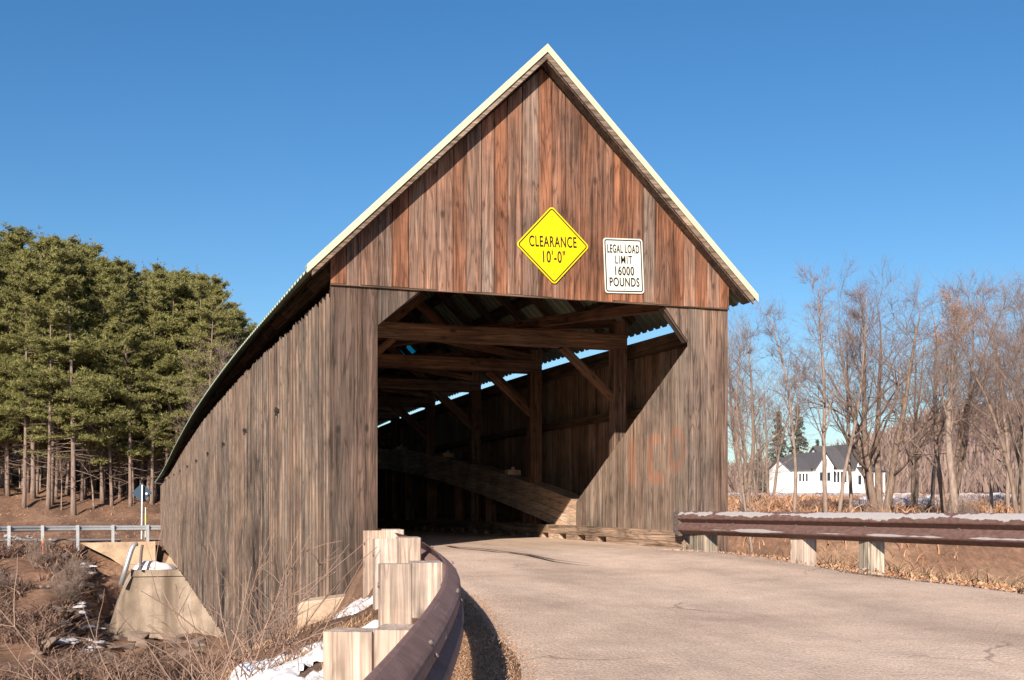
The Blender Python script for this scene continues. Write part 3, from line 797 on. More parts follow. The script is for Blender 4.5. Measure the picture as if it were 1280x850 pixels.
# far rail along the road beyond the river
gf = empty('guardrail', (-20, 56.3, -1.1)); tag(gf, 'galvanised steel guardrail along the road below the pine wood', 'guardrail')
pa, pb = at(-260, 662, 58.), at(206, 657, 67.5)
ex = [at(-260, 0, 52.), at(0, 0, 62.5), at(60, 0, 64.6), at(110, 0, 65.8), at(150, 0, 66.6), at(206, 0, 67.6)]
P0 = np.array([(p[0], p[1]) for p in ex]); tt = np.linspace(0, 5, 60)
P0 = np.stack([np.interp(tt, range(6), P0[:, 0]), np.interp(tt, range(6), P0[:, 1])], 1)
FZ = -.28
wbeam(P0, np.full(60, FZ), M['galv'], 'rail_beam', gf, -1)
run = np.concatenate([[0], np.cumsum(np.linalg.norm(np.diff(P0, axis=0), axis=1))])
r_ = 0.6
while r_ < run[-1]:
    x, y = np.interp(r_, run, P0[:, 0]), np.interp(r_, run, P0[:, 1])
    V, F = joinp((boxv(x-.08, x+.08, y-.19, y-.13, -1.9, FZ+.03), BOXF), (boxv(x-.06, x+.06, y-.13, y-.005, FZ-.34, FZ+.02), BOXF))
    wobj('post', V, F, M['galv'], gf); r_ += 1.9

# ------------------------------------------------------------------ concrete, pipe, far signs, rocks
def slab(name, pts, z0, z1, mat, lab, cat, jit=0.):
    V, F = prism(pts, 'z', z0, z1); V = [(x, y, z) for x, y, z in V]
    return tag(wobj(name, V, F, mat), lab, cat)
# far abutment: broad stained face with a thick cap course
ab = empty('abutment', (-1., 49., -6.)); tag(ab, 'water-stained grey concrete abutment under the far end of the bridge', 'abutment')
P = at(140, 0, 57.); Q = at(212, 0, 59.)
yA = 46.5
def ax(u, y):                       # world x of column u on the plane y = const
    k = FV+(u-640)/FPX*RV; return CAM[0]+k[0]*(y-CAM[1])/k[1]
xa, xm = ax(137, yA), ax(205, yA)
V = []; zc = -2.72; n = 14
prof = [(-8.3, xa-.1), (-7., xa-.05), (-5.2, xa+.0), (-4.2, xa+.35), (-3.2, xa+.8), (zc, xa+1.05)]
poly = [(W+1.2, -8.3)]+[(W+1.2, zc)]+[(x, z) for z, x in prof[::-1]]
V, F = prism(poly, 'y', yA, yA+6.); wobj('abutment_face', V, F, M['abut'], ab)
V, F = joinp((boxv(xa+1., W+1., yA-.08, yA+1.8, zc+.002, zc+.32), BOXF)); wobj('cap_course', V, F, M['abut'], ab)
V, F = prism([(xa+2.6, zc+.325), (W+.6, zc+.325), (W+.6, -1.3), (xa+3.1, -1.3)], 'y', yA+.9, yA+2.); wobj('bearing_seat', V, F, M['abut2'], ab)
# near abutment below the portal
na = empty('abutment', (2.8, .6, -4.)); tag(na, 'concrete abutment below the near portal of the bridge', 'abutment')
wobj('abutment_face', boxv(.06, W-.06, .12, 1.4, -6.4, -.78), BOXF, M['abut'], na)
# tan retaining wall below the far rail
y1 = 55.2
xl, xr2 = ax(100, y1), -.35
V, F = prism([(xl, -1.25), (xl+1.6, -2.1), (xl+2.8, -3.), (xr2, -3.4), (xr2, -1.2)], 'y', y1, y1+.5)
tag(wobj('retaining_wall', V, F, M['abut2']), 'tan concrete retaining wall below the galvanised guardrail', 'wall')
# small concrete block beside the left corner of the portal
V = []; p = [(-.46, -.36), (.40, -.47), (.47, -.16), (-.36, -.04)]
V = [(x, y, -1.4) for x, y in p]+[(x, y, z) for (x, y), z in zip(p, (-.575, -.475, -.46, -.55))]
bmv = bmesh.new()
bl = wobj('concrete_block', V, BOXF, M['block']); tag(bl, 'tan concrete block against the left corner of the portal', 'block')
bv = bl.modifiers.new('b', 'BEVEL'); bv.width = .03; bv.segments = 3
# pipe leaning on the far abutment
pg = empty('pipe_rail', at(160, 735, 58)); tag(pg, 'bent grey steel pipe leaning at the corner of the stained abutment', 'pipe')
yq = yA-.4
def onp(u, v, y):
    k = FV+(u-640)/FPX*RV-np.array([0, 0, (v-HOR)/FPX]); return CAM+k*(y-CAM[1])/k[1]
V, F = tube([onp(151, 731, yq), onp(158, 708, yq), onp(164, 688, yq), onp(167.5, 681, yq+.1), onp(172, 680, yq+.15)], [.13, .13, .13, .12, .1], 10); wobj('pipe', V, F, M['galv'], pg, True)
V, F = tube([onp(178, 681, yq+.1), onp(176.5, 692, yq+.1), onp(175.5, 712, yq+.1)], .07, 8); wobj('bracket', V, F, M['galvbolt'], pg)

# diamond sign seen from behind, and two marker stakes
sg = empty('road_sign', at(176, 672, 68.5)); tag(sg, 'dark diamond road sign seen from behind on a pale post', 'sign')
b0 = at(177, 673, 68.5); b1 = at(178, 606, 68.5)
beam('sign_post', b0-np.array([0, 0, .5]), b1, .11, .08, M['galv'], sg)
c_ = at(177.5, 616, 68.6); h = .58
V, F = prism([(c_[0]-h, c_[2]), (c_[0], c_[2]-h), (c_[0]+h, c_[2]), (c_[0], c_[2]+h)], 'y', c_[1]+.03, c_[1]+.05); wobj('panel', V, F, M['signback'], sg)
V, F = tube([at(183, 617, 68.5), at(183, 617, 68.3)], .07, 8); wobj('reflector', V, F, M['whitepaint'], sg)
b0, b1 = at(181.5, 673, 68.3), at(182, 634, 68.3)
mk = empty('marker_stake', b0); tag(mk, 'thin lime and white marker stake beside the diamond sign', 'stake')
beam('stake', b0-np.array([0, 0, .3]), b1, .05, .05, M['signwhite'], mk); bm_ = (np.array(b0)+np.array(b1))/2
beam('band', bm_-np.array([0, 0, .05]), bm_+np.array([0, 0, .5]), .065, .065, M['lime'], mk)
b0, b1 = at(53.5, 690, 60.5), at(54, 674, 60.5)
sk = empty('marker_stake', b0); tag(sk, 'short orange marker stake on the far bank below the road', 'stake')
beam('stake', b0-np.array([0, 0, .3]), b1, .07, .05, M['orange'], sk); beam('cap', np.array(b1), np.array(b1)+np.array([0, 0, .05]), .085, .065, M['orange'], sk)

def rockmesh(seed, sub=2):
    bm = bmesh.new(); rr = random.Random(seed*13)
    for _ in range(15):
        p = Vector((rr.uniform(-1, 1), rr.uniform(-.85, .85), rr.uniform(-.6, .6))); bm.verts.new(p if p.length < 1.05 else p/p.length)
    r_ = bmesh.ops.convex_hull(bm, input=bm.verts); bmesh.ops.delete(bm, geom=[g_ for g_ in r_['geom_interior'] if isinstance(g_, bmesh.types.BMVert)], context='VERTS')
    bmesh.ops.bevel(bm, geom=bm.edges[:], offset=.07, segments=1, affect='EDGES')
    me = bpy.data.meshes.new('rock'); bm.to_mesh(me); bm.free(); return me
RK = {}
for mt in ('rock', 'rockpale', 'rockgrey'):
    RK[mt] = []
    for s in range(6):
        me = rockmesh(s+1); me.materials.append(M[mt]); RK[mt].append(me)
def ground_at_(u, d):
    P = at(u, HOR, d); P[2] = ground(P[0], P[1]); return P
def rock(P, r, mt='rock', lab=None, group=None, sq=1.):
    o = obj('rock', random.choice(RK[mt]), None, P, (random.uniform(-.4, .4), random.uniform(-.4, .4), random.uniform(0, 6.3)), (r, r*random.uniform(.7, 1.1), r*sq*random.uniform(.7, 1.)))
    tag(o, lab, 'rock', group); return o
for k in range(230):
    x = random.triangular(-6.3, -2.6, -3.6); y = random.uniform(34.5, 53.)
    if k % 5 == 0: x, y = random.uniform(-3.2, 1.5), random.uniform(39, 46.2)
    if x < -5 and random.random() < .5: continue
    if y > 46 and x > -3.2: x = -3.2-random.random()
    rock((x, y, ground(x, y)+random.uniform(-.05, .12)), random.choice([.2, .26, .34, .45, .58, .7]), 'rock', 'brown riprap stone in the pile beside the stained abutment', 'riprap beside the far abutment', .75)
P = ground_at_(108, 45.5); rock(P, .8, 'rockpale', 'large pale pinkish boulder at the foot of the riprap', None, .9)
for k in range(70):
    u = random.gauss(34, 13); v = random.gauss(640, 8); d = 69.5-(v-640)*.06+random.uniform(0, 2.5)
    P = at(max(8, min(68, u)), v, d); P[2] = ground(P[0], P[1])+.02
    rock(P, random.uniform(.10, .24), 'rockgrey', 'grey stone in the rubble patch above the far guardrail', 'grey rubble above the far road')
x, y = wxy(-2.18, 9.8); rock((x, y, ground(x, y)+.0), .2, 'rockpale', 'snow-dusted pale stone in the dry grass by the bridge wall')

# ------------------------------------------------------------------ snow
def snowpatch(cx, cy, rx, ry, ang, h, seed, zf=None):
    n, m = 28, 9; V = []; F = []; ca, sa = math.cos(ang), math.sin(ang)
    for j in range(m+1):
        t = j/m
        for i in range(n):
            a = 2*math.pi*i/n; k = 1+.42*mnoise.noise(Vector((math.cos(a)*1.6, math.sin(a)*1.6, seed)))+.22*mnoise.noise(Vector((math.cos(a)*4, math.sin(a)*4, seed)))
            px, py = rx*t*k*math.cos(a), ry*t*k*math.sin(a); x, y = cx+px*ca-py*sa, cy+px*sa+py*ca
            zz = (ground(x, y) if zf is None else zf) + h*(1-t**5)*(.8+.5*fbm(x, y, 3.5 if rx < 1 else 1.2, seed)) - .015
            V.append((x, y, zz))
    for j in range(m):
        for i in range(n): F.append((j*n+i, j*n+(i+1) % n, (j+1)*n+(i+1) % n, (j+1)*n+i))
    return V, F
SC = [(-1.5, 8.3, .55, .5, .9), (-1.2, 8.9, .35, .3, .7), (-1.95, 9.6, .4, .25, .7), (-1.45, 10.9, .35, .25, .6), (-1.1, 7.3, .35, .4, .8), (-2.25, 9.0, .45, .4, .8), (-1.75, 11.9, .3, .2, .5), (-1.85, 7.6, .45, .5, .8)]
nx_, nd_ = 100, 200; idx = {}; V = []; F = []
def snowh(X, d):
    k_ = max(a*(1-((X-cx)/rx)**2-((d-cd_)/ry)**2) for cx, cd_, rx, ry, a in SC)
    return k_*.6 + .55*fbm(X, d, 2.6, 6.)+.25*fbm(X, d, 8., 2.)-.12
for i in range(nx_):
    for j in range(nd_):
        X, d = lerp(-2.9, -.65, i/(nx_-1)), lerp(6.4, 12.6, j/(nd_-1)); hh = snowh(X, d)
        if hh > -.12: x, y = wxy(X, d); idx[i, j] = len(V); V.append((x, y, ground(x, y)+min(.085, hh*.2)+.012*fbm(X, d, 14., 1.)))
for (i, j) in list(idx):
    q = [(i, j), (i+1, j), (i+1, j+1), (i, j+1)]
    if all(p in idx for p in q): F.append([idx[p] for p in q])
tag(obj('snow', meshdata('snow', V, F, M['snow'], True)), 'thin melting snow in the dry grass beside the timber guardrail posts', 'snow', None, 'stuff')
parts = []
for k in range(34):
    cxs, cys, sx_, sy_ = ((-4.4, 51.5, .9, .9), (-3.9, 45.5, .5, .8), (-3.4, 42., .35, 1.4), (-4.3, 39.5, .8, .6))[k % 4]
    x, y = random.gauss(cxs, sx_*.6), random.gauss(cys, sy_*.6); x = min(x, -2.95); r_s = random.uniform(.18, .5)
    parts.append(snowpatch(x, y, r_s*1.3, r_s*.8, random.uniform(0, 3), .10, k*1.7, max(ground(x-.3, y), ground(x, y))+.16))
P = onp(190, 712, yA+.7); parts.append(snowpatch(P[0], P[1], 1.05, .6, 0, .5, 4.4, zc+.33))
V, F = joinp(*parts); tag(obj('snow', meshdata('snow', V, F, M['snow'], True)), 'white snow left on the far bank stones and abutment cap', 'snow', None, 'stuff')
parts = []
for k in range(30):
    u = random.uniform(1090, 1330); v = random.uniform(600, 626); d = lerp(150, 70, (v-600)/26)
    P = at(u, v, d); P[2] = ground(P[0], P[1]); parts.append(snowpatch(P[0], P[1], random.uniform(1.5, 6), random.uniform(1, 3), random.uniform(-.5, .5), .3, u))
for k in range(12):
    u = random.uniform(940, 1120); d = random.uniform(120, 165); P = at(u, 610, d); P[2] = ground(P[0], P[1]); parts.append(snowpatch(P[0], P[1], random.uniform(4, 9), random.uniform(2, 5), 0, .3, u))
V, F = joinp(*parts); tag(obj('snow', meshdata('snow', V, F, M['snow'], True)), 'patchy snow on the meadow between the bare trees and houses', 'snow', None, 'stuff')

# ------------------------------------------------------------------ grass, brush and litter (uncountable)
def blades(P, H, Wd, lean, name, mat, seg=3, curl=1.):
    """thin tapering strips growing from points P"""
    n = len(P); az = rng.uniform(0, 2*np.pi, n); L = np.stack([np.cos(az), np.sin(az)], 1)*(rng.uniform(.1, 1, n)*lean*H)[:, None]
    wd = rng.uniform(0, 2*np.pi, n); S = np.stack([np.cos(wd), np.sin(wd), np.zeros(n)], 1)*Wd[:, None]
    V = np.zeros((n, seg+1, 2, 3))
    for k in range(seg+1):
        t = k/seg; c_ = P.copy(); c_[:, :2] += L*(t**1.6); c_[:, 2] += H*(t - .35*curl*t*t*np.minimum(1.5, lean))
        w = 1-.85*t
        V[:, k, 0] = c_-S*w; V[:, k, 1] = c_+S*w
    V = V.reshape(-1, 3); base = np.arange(n)[:, None]*(seg+1)*2
    q = np.concatenate([np.stack([base[:, 0]+2*k, base[:, 0]+2*k+1, base[:, 0]+2*k+3, base[:, 0]+2*k+2], 1) for k in range(seg)])
    return obj(name, fastmesh(name, V, q, mat))
def scatter(n, gen):
    out = []
    for _ in range(n):
        p = gen()
        if p: out.append((p[0], p[1], ground(p[0], p[1])))
    return np.array(out)
# near left bank
def gl_():
    d = random.uniform(4.5, 14.3); s = abs(random.gauss(0, .8))+.2; X = XL(d)-.25-s
    x, y = wxy(X, d)
    if x > -.12 and y > -.05: return None
    if fbm(x, y, 1.3, 5.) < -.12: return None
    if d > 12.2 and X > -2.6 and y > -.75 and x < .5: return None
    return x, y
P = scatter(9000, gl_)
tag(blades(P, rng.uniform(.05, .2, len(P)), rng.uniform(.0015, .004, len(P)), 1.4, 'dry_grass', M['drygrass']), 'dry brown grass on the bank behind the timber guardrail posts', 'grass', None, 'stuff')
# strip of needles between rail and road
def gn_():
    d = random.uniform(3.5, 10.5); X = XL(d)+.05+abs(random.gauss(0, .2)); return wxy(X, d)
P = scatter(15000, gn_); P[:, 2] += .03
tag(blades(P, rng.uniform(.02, .05, len(P)), rng.uniform(.0015, .003, len(P)), 3., 'needle_litter', M['needle_litter']), 'fallen pine needles and dry grass between curved rail and road', 'litter', None, 'stuff')
# leaf litter behind the right rail
def gr_():
    y = random.uniform(-9, .5); x = XRw(y)+random.gauss(.35, .45)
    if x < XRw(y)-.22 or fbm(x, y, 1.1, 2.) < -.2: return None
    return x, y
P = scatter(9000, gr_)
n = len(P); q = rng.normal(size=(n, 3)); q /= np.linalg.norm(q, axis=1)[:, None]; q2 = np.cross(q, rng.normal(size=(n, 3))); q2 /= np.linalg.norm(q2, axis=1)[:, None]
sz = rng.uniform(.008, .02, n)[:, None]; P[:, 2] += rng.uniform(.0, .06, n); A = q*sz; B = q2*sz*.7
V = np.stack([P-A, P+B, P+A, P-B], 1).reshape(-1, 3); Fq = np.arange(4*n).reshape(-1, 4)
tag(obj('leaf_litter', fastmesh('leaf_litter', V, Fq, M['leaf'])), 'orange-brown fallen leaves along the right guardrail', 'leaves', None, 'stuff')
P = scatter(2600, lambda: (lambda y: (XRw(y)+random.uniform(.15, 2.5), y))(random.uniform(-9, 1)))
tag(blades(P, rng.uniform(.08, .3, len(P)), rng.uniform(.002, .004, len(P)), 1.2, 'dry_grass', M['drygrass']), 'dry grass stems behind the right guardrail', 'grass', None, 'stuff')
P = scatter(15000, lambda: (lambda y: (XRw(y)+random.uniform(.3, 9), y))(random.uniform(-12, 9)))
tag(blades(P, rng.uniform(.12, .5, len(P)), rng.uniform(.003, .007, len(P)), 1.5, 'brush', M['drygrass']), 'matted tan dead grass on the slope below the rusty rail', 'grass', None, 'stuff')
# brush on the far banks
def gb_():
    y = random.uniform(27, 54.5); x = random.uniform(-46, -3. if y > 38 else 0.)
    if fbm(x, y, .25, 8.) < -.25: return None
    u = 640+FPX*xd(x, y)[0]/xd(x, y)[1]
    if y > 38 and u > 88 and random.random() < (u-88)/40: return None
    return x, y
P = scatter(66000, gb_)
tag(blades(P, rng.uniform(.5, 1.5, len(P)), rng.uniform(.018, .05, len(P)), 1.7, 'brush', M['brush'], 4), 'tangled brown leafless brush covering the far river bank', 'brush', None, 'stuff')
def gb2_():
    y = random.uniform(12, 72); x = random.uniform(9, 62)
    return (x, y) if fbm(x, y, .2, 4.) > -.15 else None
P = scatter(26000, gb2_)
tag(blades(P, rng.uniform(.3, 1.3, len(P)), rng.uniform(.015, .04, len(P)), 1.3, 'brush', M['leaf'], 4), 'russet dead bracken and brush on the bank below the houses', 'brush', None, 'stuff')
def gb3_():
    y = random.uniform(62, 84); x = random.uniform(-62, 4); return x, y
P = scatter(9000, gb3_)
tag(blades(P, rng.uniform(.08, .4, len(P)), rng.uniform(.006, .02, len(P)), 1.6, 'dry_grass', M['needle_litter']), 'orange-brown dead grass on the slope below the pines', 'grass', None, 'stuff')
#@@TREES
# ------------------------------------------------------------------ trees
def merge(parts):
    """parts: list of (V, F) with quads or n-gons -> one from_pydata list"""
    V = []; F = []
    for v, f in parts:
        n = len(V); V.extend(v); F.extend([tuple(i+n for i in q) for q in f])
    return V, F
def branch_path(P, D, L, k, wob, up=0.):
    pts = [np.array(P, float)]; D = np.array(D, float)
    for i in range(k):
        D = D + rng.normal(0, wob, 3); D[2] += up; D /= np.linalg.norm(D); pts.append(pts[-1]+D*L/k)
    return np.array(pts)
def side_dir(T, tilt):
    a = rng.normal(size=3); a -= T*(a@T); a /= np.linalg.norm(a)+1e-9
    return T*math.cos(tilt)+a*math.sin(tilt)
def bare_tree(h, r0, stems=1, l1=12, l2=7, l3=5, l4=3, start=.3, tilt=.75, spread=1., upw=.10, leaves=0, stem_tilt=.22):
    big = []; small = []; tips = []
    def grow(path, rad, level, ns):
        k = len(path); T = np.gradient(path, axis=0); T /= np.linalg.norm(T, axis=1)[:, None]
        return T
    for s in range(stems):
        D = np.array([0, 0, 1.]); 
        if stems > 1:
            a = 2*math.pi*s/stems+rng.uniform(-.4, .4); D = np.array([math.cos(a)*stem_tilt, math.sin(a)*stem_tilt, 1.]); D /= np.linalg.norm(D)
        hh = h*rng.uniform(.88, 1.) if s else h
        p = branch_path((D[0]*r0*1.2, D[1]*r0*1.2, -.8), D, hh, 12, .05, .012); rad = r0*np.linspace(1, .0, 13)**.8*(1. if stems == 1 else .8)+.012; rad[0] *= 1.3
        big.append(tube(p, rad, 8))
        for i in range(l1):
            t = start+(1-start)*((i+rng.uniform(0, .8))/l1); f = t*12; j = min(11, int(f)); P = p[j]+(p[j+1]-p[j])*(f-j); T = p[j+1]-p[j]; T /= np.linalg.norm(T)
            r = float(np.interp(f, range(13), rad))*.55; L = h*.46*spread*(1-.62*(t-start)/(1-start))*rng.uniform(.7, 1.15)
            b = branch_path(P, side_dir(T, tilt*rng.uniform(.7, 1.15)), L, 6, .13, upw); rb = np.linspace(r*.85, r*.12+.004, 7); big.append(tube(b, rb, 5))
            for i2 in range(l2):
                t2 = rng.uniform(.2, 1.); f2 = t2*6; j2 = min(5, int(f2)); P2 = b[j2]+(b[j2+1]-b[j2])*(f2-j2); T2 = b[j2+1]-b[j2]; T2 /= np.linalg.norm(T2)
                r2 = float(np.interp(f2, range(7), rb))*.6; L2 = L*.55*(1.2-.55*t2)*rng.uniform(.6, 1.25)
                c = branch_path(P2, side_dir(T2, rng.uniform(.5, .95)), L2, 4, .15, upw); rc = np.linspace(min(r2, .03), .004, 5); small.append(tube(c, rc, 4, False))
                for i3 in range(l3):
                    t3 = rng.uniform(.25, 1.); f3 = t3*4; j3 = min(3, int(f3)); P3 = c[j3]+(c[j3+1]-c[j3])*(f3-j3); T3 = c[j3+1]-c[j3]; T3 /= np.linalg.norm(T3)
                    L3 = L2*.6*rng.uniform(.5, 1.2)+.15; e = branch_path(P3, side_dir(T3, rng.uniform(.4, .9)), L3, 3, .16, upw)
                    small.append(tube(e, [.0055, .005, .004, .003], 3, False)); tips.append(e[-1])
                    for i4 in range(l4):
                        f4 = rng.uniform(.5, 3); j4 = min(2, int(f4)); P4 = e[j4]+(e[j4+1]-e[j4])*(f4-j4); T4 = e[j4+1]-e[j4]; T4 /= np.linalg.norm(T4)
                        q = branch_path(P4, side_dir(T4, rng.uniform(.3, .8)), L3*rng.uniform(.4, .9), 2, .12, upw); small.append(tube(q, [.004, .0035, .0022], 3, False)); tips.append(q[-1])
    lv = None
    if leaves:
        tp = np.array(tips)[rng.integers(0, len(tips), leaves)]+rng.normal(0, .12, (leaves, 3)); tp = tp[tp[:, 2] > h*.8]; lv = quads(tp, .02, .05)
    return merge(big), merge(small), lv
def quads(P, a, b, flat=0.):
    n = len(P); q = rng.normal(size=(n, 3)); q[:, 2] *= (1-flat); q /= np.linalg.norm(q, axis=1)[:, None]
    w = np.cross(q, rng.normal(size=(n, 3))); w /= np.linalg.norm(w, axis=1)[:, None]
    s = rng.uniform(a, b, n)[:, None]; A = q*s; B = w*s*.6
    return np.stack([P-A, P+B, P+A, P-B], 1).reshape(-1, 3), np.arange(4*n).reshape(-1, 4)
TWIG = {'d': bark('twig_brown', (.15, .10, .085), (.25, .17, .14), (3, 3, 3)), 'r': bark('twig_red_brown', (.2, .145, .12), (.32, .24, .2), (3, 3, 3))}
def make_bare(mat, tw, **kw):
    (V, F), (v, f), lv = bare_tree(**kw)
    a = meshdata('trunk', V, F, mat, True); b = meshdata('crown', v, f, TWIG[tw], True)
    l = fastmesh('leaves', lv[0], lv[1], M['beech']) if lv else None
    return a, b, l
BARE = {
 'oak': make_bare(M['bark'], 'd', h=12.5, r0=.27, stems=4, l1=9, l2=7, l3=5, l4=3, start=.26, tilt=.7, spread=.95, stem_tilt=.24, upw=.06),
 'maple': make_bare(M['bark'], 'r', h=12.5, r0=.2, stems=3, l1=10, l2=7, l3=5, l4=3, start=.3, tilt=.7, spread=.85, stem_tilt=.16, upw=.06),
 'beech': make_bare(M['barklight'], 'r', h=11.5, r0=.22, stems=1, l1=15, l2=7, l3=5, l4=3, start=.45, tilt=.65, spread=.6, leaves=3000),
 'slim': make_bare(M['barklight'], 'r', h=12., r0=.115, stems=1, l1=17, l2=6, l3=5, l4=3, start=.36, tilt=.55, spread=.52, upw=.09),
 'slim2': make_bare(M['barklight'], 'd', h=11., r0=.095, stems=1, l1=15, l2=6, l3=5, l4=3, start=.4, tilt=.6, spread=.46, upw=.06),
 'pair': make_bare(M['bark'], 'd', h=11.5, r0=.16, stems=2, l1=11, l2=7, l3=5, l4=3, start=.28, tilt=.72, spread=.8, upw=.05, stem_tilt=.2),
 'bush': make_bare(M['bark'], 'r', h=3.2, r0=.03, stems=6, l1=6, l2=4, l3=4, l4=2, start=.15, tilt=.6, spread=.9, stem_tilt=.45),
}
def plant(kind, P, scale=1., rz=0., lean=(0, 0), lab='', group=None, name='bare_tree', cat='tree', sink=0.):
    a, b, l = BARE[kind]
    o = empty(name, P, rz); o.rotation_euler = (lean[1], lean[0], rz); o.scale = (scale,)*3
    obj('trunk', a, o); obj('crown', b, o)
    if l: obj('leaves', l, o)
    tag(o, lab, cat, group); return o
def ground_at(u, d): 
    P = at(u, HOR, d); P[2] = ground(P[0], P[1]); return P
GT = 'bare trees beyond the right guardrail'
def bt(kind, u, d, vtop, rz=0., lean=(0, 0), lab=''):
    P = ground_at(u, d); h = max(v.co.z for v in BARE[kind][1].vertices)
    top = CAM[2]+(HOR-vtop)/FPX*d; return plant(kind, P, (top-P[2])/h, rz, lean, lab, GT)
bt('oak', 1100, 52, 308, .4, (0, 0), 'large many-stemmed bare tree with dark limbs right of the white house')
bt('maple', 1185, 50, 318, 2.0, (-.03, 0), 'tall forked bare tree between the large many-stemmed tree and beech')
bt('beech', 1200, 46, 345, .5, (.04, 0), 'bare beech with a tuft of dead russet leaves at its top')
bt('pair', 1278, 44, 335, 1.3, (0, 0), 'twin-trunked bare tree with reddish twigs over the rusty rail splice')
bt('slim', 1034, 47, 318, .3, (-.13, 0), 'slender pale bare tree leaning over the left end of the white house')
bt('slim2', 1048, 50, 350, 2.2, (-.10, 0), 'thin pale bare tree leaning beside the slender pale one')
bt('slim', 1062, 54, 375, 4., (-.09, .0), 'thin bare tree in front of the white house porch')
bt('slim2', 992, 44, 370, 1., (-.06, 0), 'thin bare tree standing before the spruces')
bt('slim2', 1165, 56, 345, 3., (-.05, 0), 'thin bare tree just left of the tall forked tree')
bt('slim', 1236, 48, 400, 5., (.02, 0), 'dark thin bare tree between the beech and the twin-trunked tree')
bt('slim2', 1258, 58, 340, .7, (-.02, 0), 'pale thin bare tree behind the twin-trunked tree')
bt('pair', 1142, 62, 380, 3.6, (0, 0), 'forked bare tree behind the large many-stemmed tree')
bt('slim', 945, 40, 470, 2.7, (.05, 0), 'short light-barked bare tree just right of the portal wall')
bt('slim2', 928, 46, 395, 5.2, (.0, 0), 'thin bare tree rising next to the right edge of the portal')
bt('maple', 1330, 56, 300, 5., (0, 0), 'wide bare tree past the end of the rusty guardrail')
for k in range(18):
    u = random.uniform(905, 1330); d = random.uniform(62, 130); P = ground_at(u, d)
    if 970 < u < 1125: continue
    kd = random.choice(['slim', 'slim2', 'pair', 'maple'])
    plant(kd, P, random.uniform(.62, .98), random.uniform(0, 6.28), (random.uniform(-.07, .05), 0), 'bare tree in the thin wood in front of the houses and hill', 'background bare trees on the right')
for k in range(12):
    u = random.uniform(905, 1300); d = random.uniform(33, 58); P = ground_at(u, d)
    plant('bush', P, random.uniform(.25, .5), random.uniform(0, 6.28), (0, 0), 'leafless brown shrub on the bank behind the rusty guardrail', 'leafless shrubs on the right bank', 'bare_shrub', 'shrub')
for k in range(12):
    u = random.uniform(-20, 130); d = random.uniform(55, 61); P = ground_at(u, d)
    plant('bush', P, random.uniform(.3, .6), random.uniform(0, 6.28), (0, 0), 'leafless brown shrub in the brush of the far bank', 'leafless shrubs on the far bank', 'bare_shrub', 'shrub')
# bare trees on the near bank, left of the view: they throw the branch shadows across the siding
for (x, y, kd, s, lab) in ((-6.9, -2.5, 'slim', 1.15, 'slender bare tree on the near bank upstream of the curved guardrail'), (-8.9, 2.3, 'maple', 1.1, 'bare forked tree on the near bank upstream of the bridge'), (-9.8, 7., 'pair', 1.35, 'bare twin-stemmed tree low on the near bank by the river'), (-13, 9.5, 'slim2', 1.9, 'tall thin bare tree low on the near bank by the river')):
    plant(kd, (x, y, ground(x, y)), s, 1., (0, 0), lab)

# pines
def pine(h, seed, crown0=.36):
    k = 12; p = branch_path((0, 0, -.5), (0, 0, 1.), h+.4, k, .018, .01); rad = np.linspace(h*.0085+.03, .02, k+1); rad[0] *= 1.25
    big = [tube(p, rad, 8)]; tuft = []; nd = []
    def pt(t):
        f = t*k; j = min(k-1, int(f)); return p[j]+(p[j+1]-p[j])*(f-j)
    for i in range(26):                                   # dead lower branches
        t = rng.uniform(.12, crown0+.05); a = rng.uniform(0, 6.28); D = np.array([math.cos(a), math.sin(a), rng.uniform(-.25, .2)])
        big.append(tube(branch_path(pt(t), D, rng.uniform(.8, 2.2), 3, .12), [.03, .022, .015, .008], 4, False))
    nw = int(h*1.05); prev = 1.
    for w_ in range(nw):
        s = (w_+rng.uniform(0, .7))/nw; t = crown0+(1-crown0)*s
        prof = (.085+.10*math.sin(math.pi*min(1, .3+.6*s)))*(1.12-.80*s)*rng.uniform(.7, 1.25)
        for i in range(int(rng.integers(3, 6))):
            L = h*prof*rng.uniform(.55, 1.2)+.15; a = rng.uniform(0, 6.28)
            D = np.array([math.cos(a), math.sin(a), .02+.6*s*s]); b = branch_path(pt(min(t+rng.normal(0, .004), .995)), D, L, 4, .08, .035)
            big.append(tube(b, [.03*(1-s)+.012, .018, .012, .008, .005], 4, False))
            m = int(14+L*24); f = (rng.uniform(.12, 1., m)**.7)*4; j = np.minimum(3, f.astype(int)); c = b[j]+(b[j+1]-b[j])*(f-j)[:, None]
            sp = .07+.16*L*np.clip(f/4, 0, 1)*rng.uniform(.3, 1., m); off = rng.normal(size=(m, 3))*sp[:, None]; off[:, 2] = off[:, 2]*.3+.06
            tuft.append(c+off)
    c = pt(.97)+rng.normal(0, 1, (40, 3))*[.16, .16, .45]; tuft.append(c)
    t = np.concatenate(tuft); n = len(t); rep = 7
    B = np.repeat(t, rep, 0)+rng.normal(0, .03, (n*rep, 3)); D = rng.normal(size=(n*rep, 3)); D[:, 2] = abs(D[:, 2])*.8+.15; D /= np.linalg.norm(D, axis=1)[:, None]
    Wd = np.cross(D, rng.normal(size=(n*rep, 3))); Wd /= np.linalg.norm(Wd, axis=1)[:, None]
    Ln = rng.uniform(.16, .36, (n*rep, 1)); V = np.stack([B-Wd*.024, B+Wd*.024, B+D*Ln], 1).reshape(-1, 3)
    return merge(big), (V, np.arange(3*n*rep).reshape(-1, 3))
PINES = []
for s, (h, c0) in enumerate(((19.5, .26), (18., .38), (20.5, .33), (17., .2), (19., .46), (18.5, .3))):
    (V, F), (v, f) = pine(h, s, c0); PINES.append((meshdata('trunk', V, F, M['pinebark'], True), fastmesh('crown', v, f, M['needles']), h))
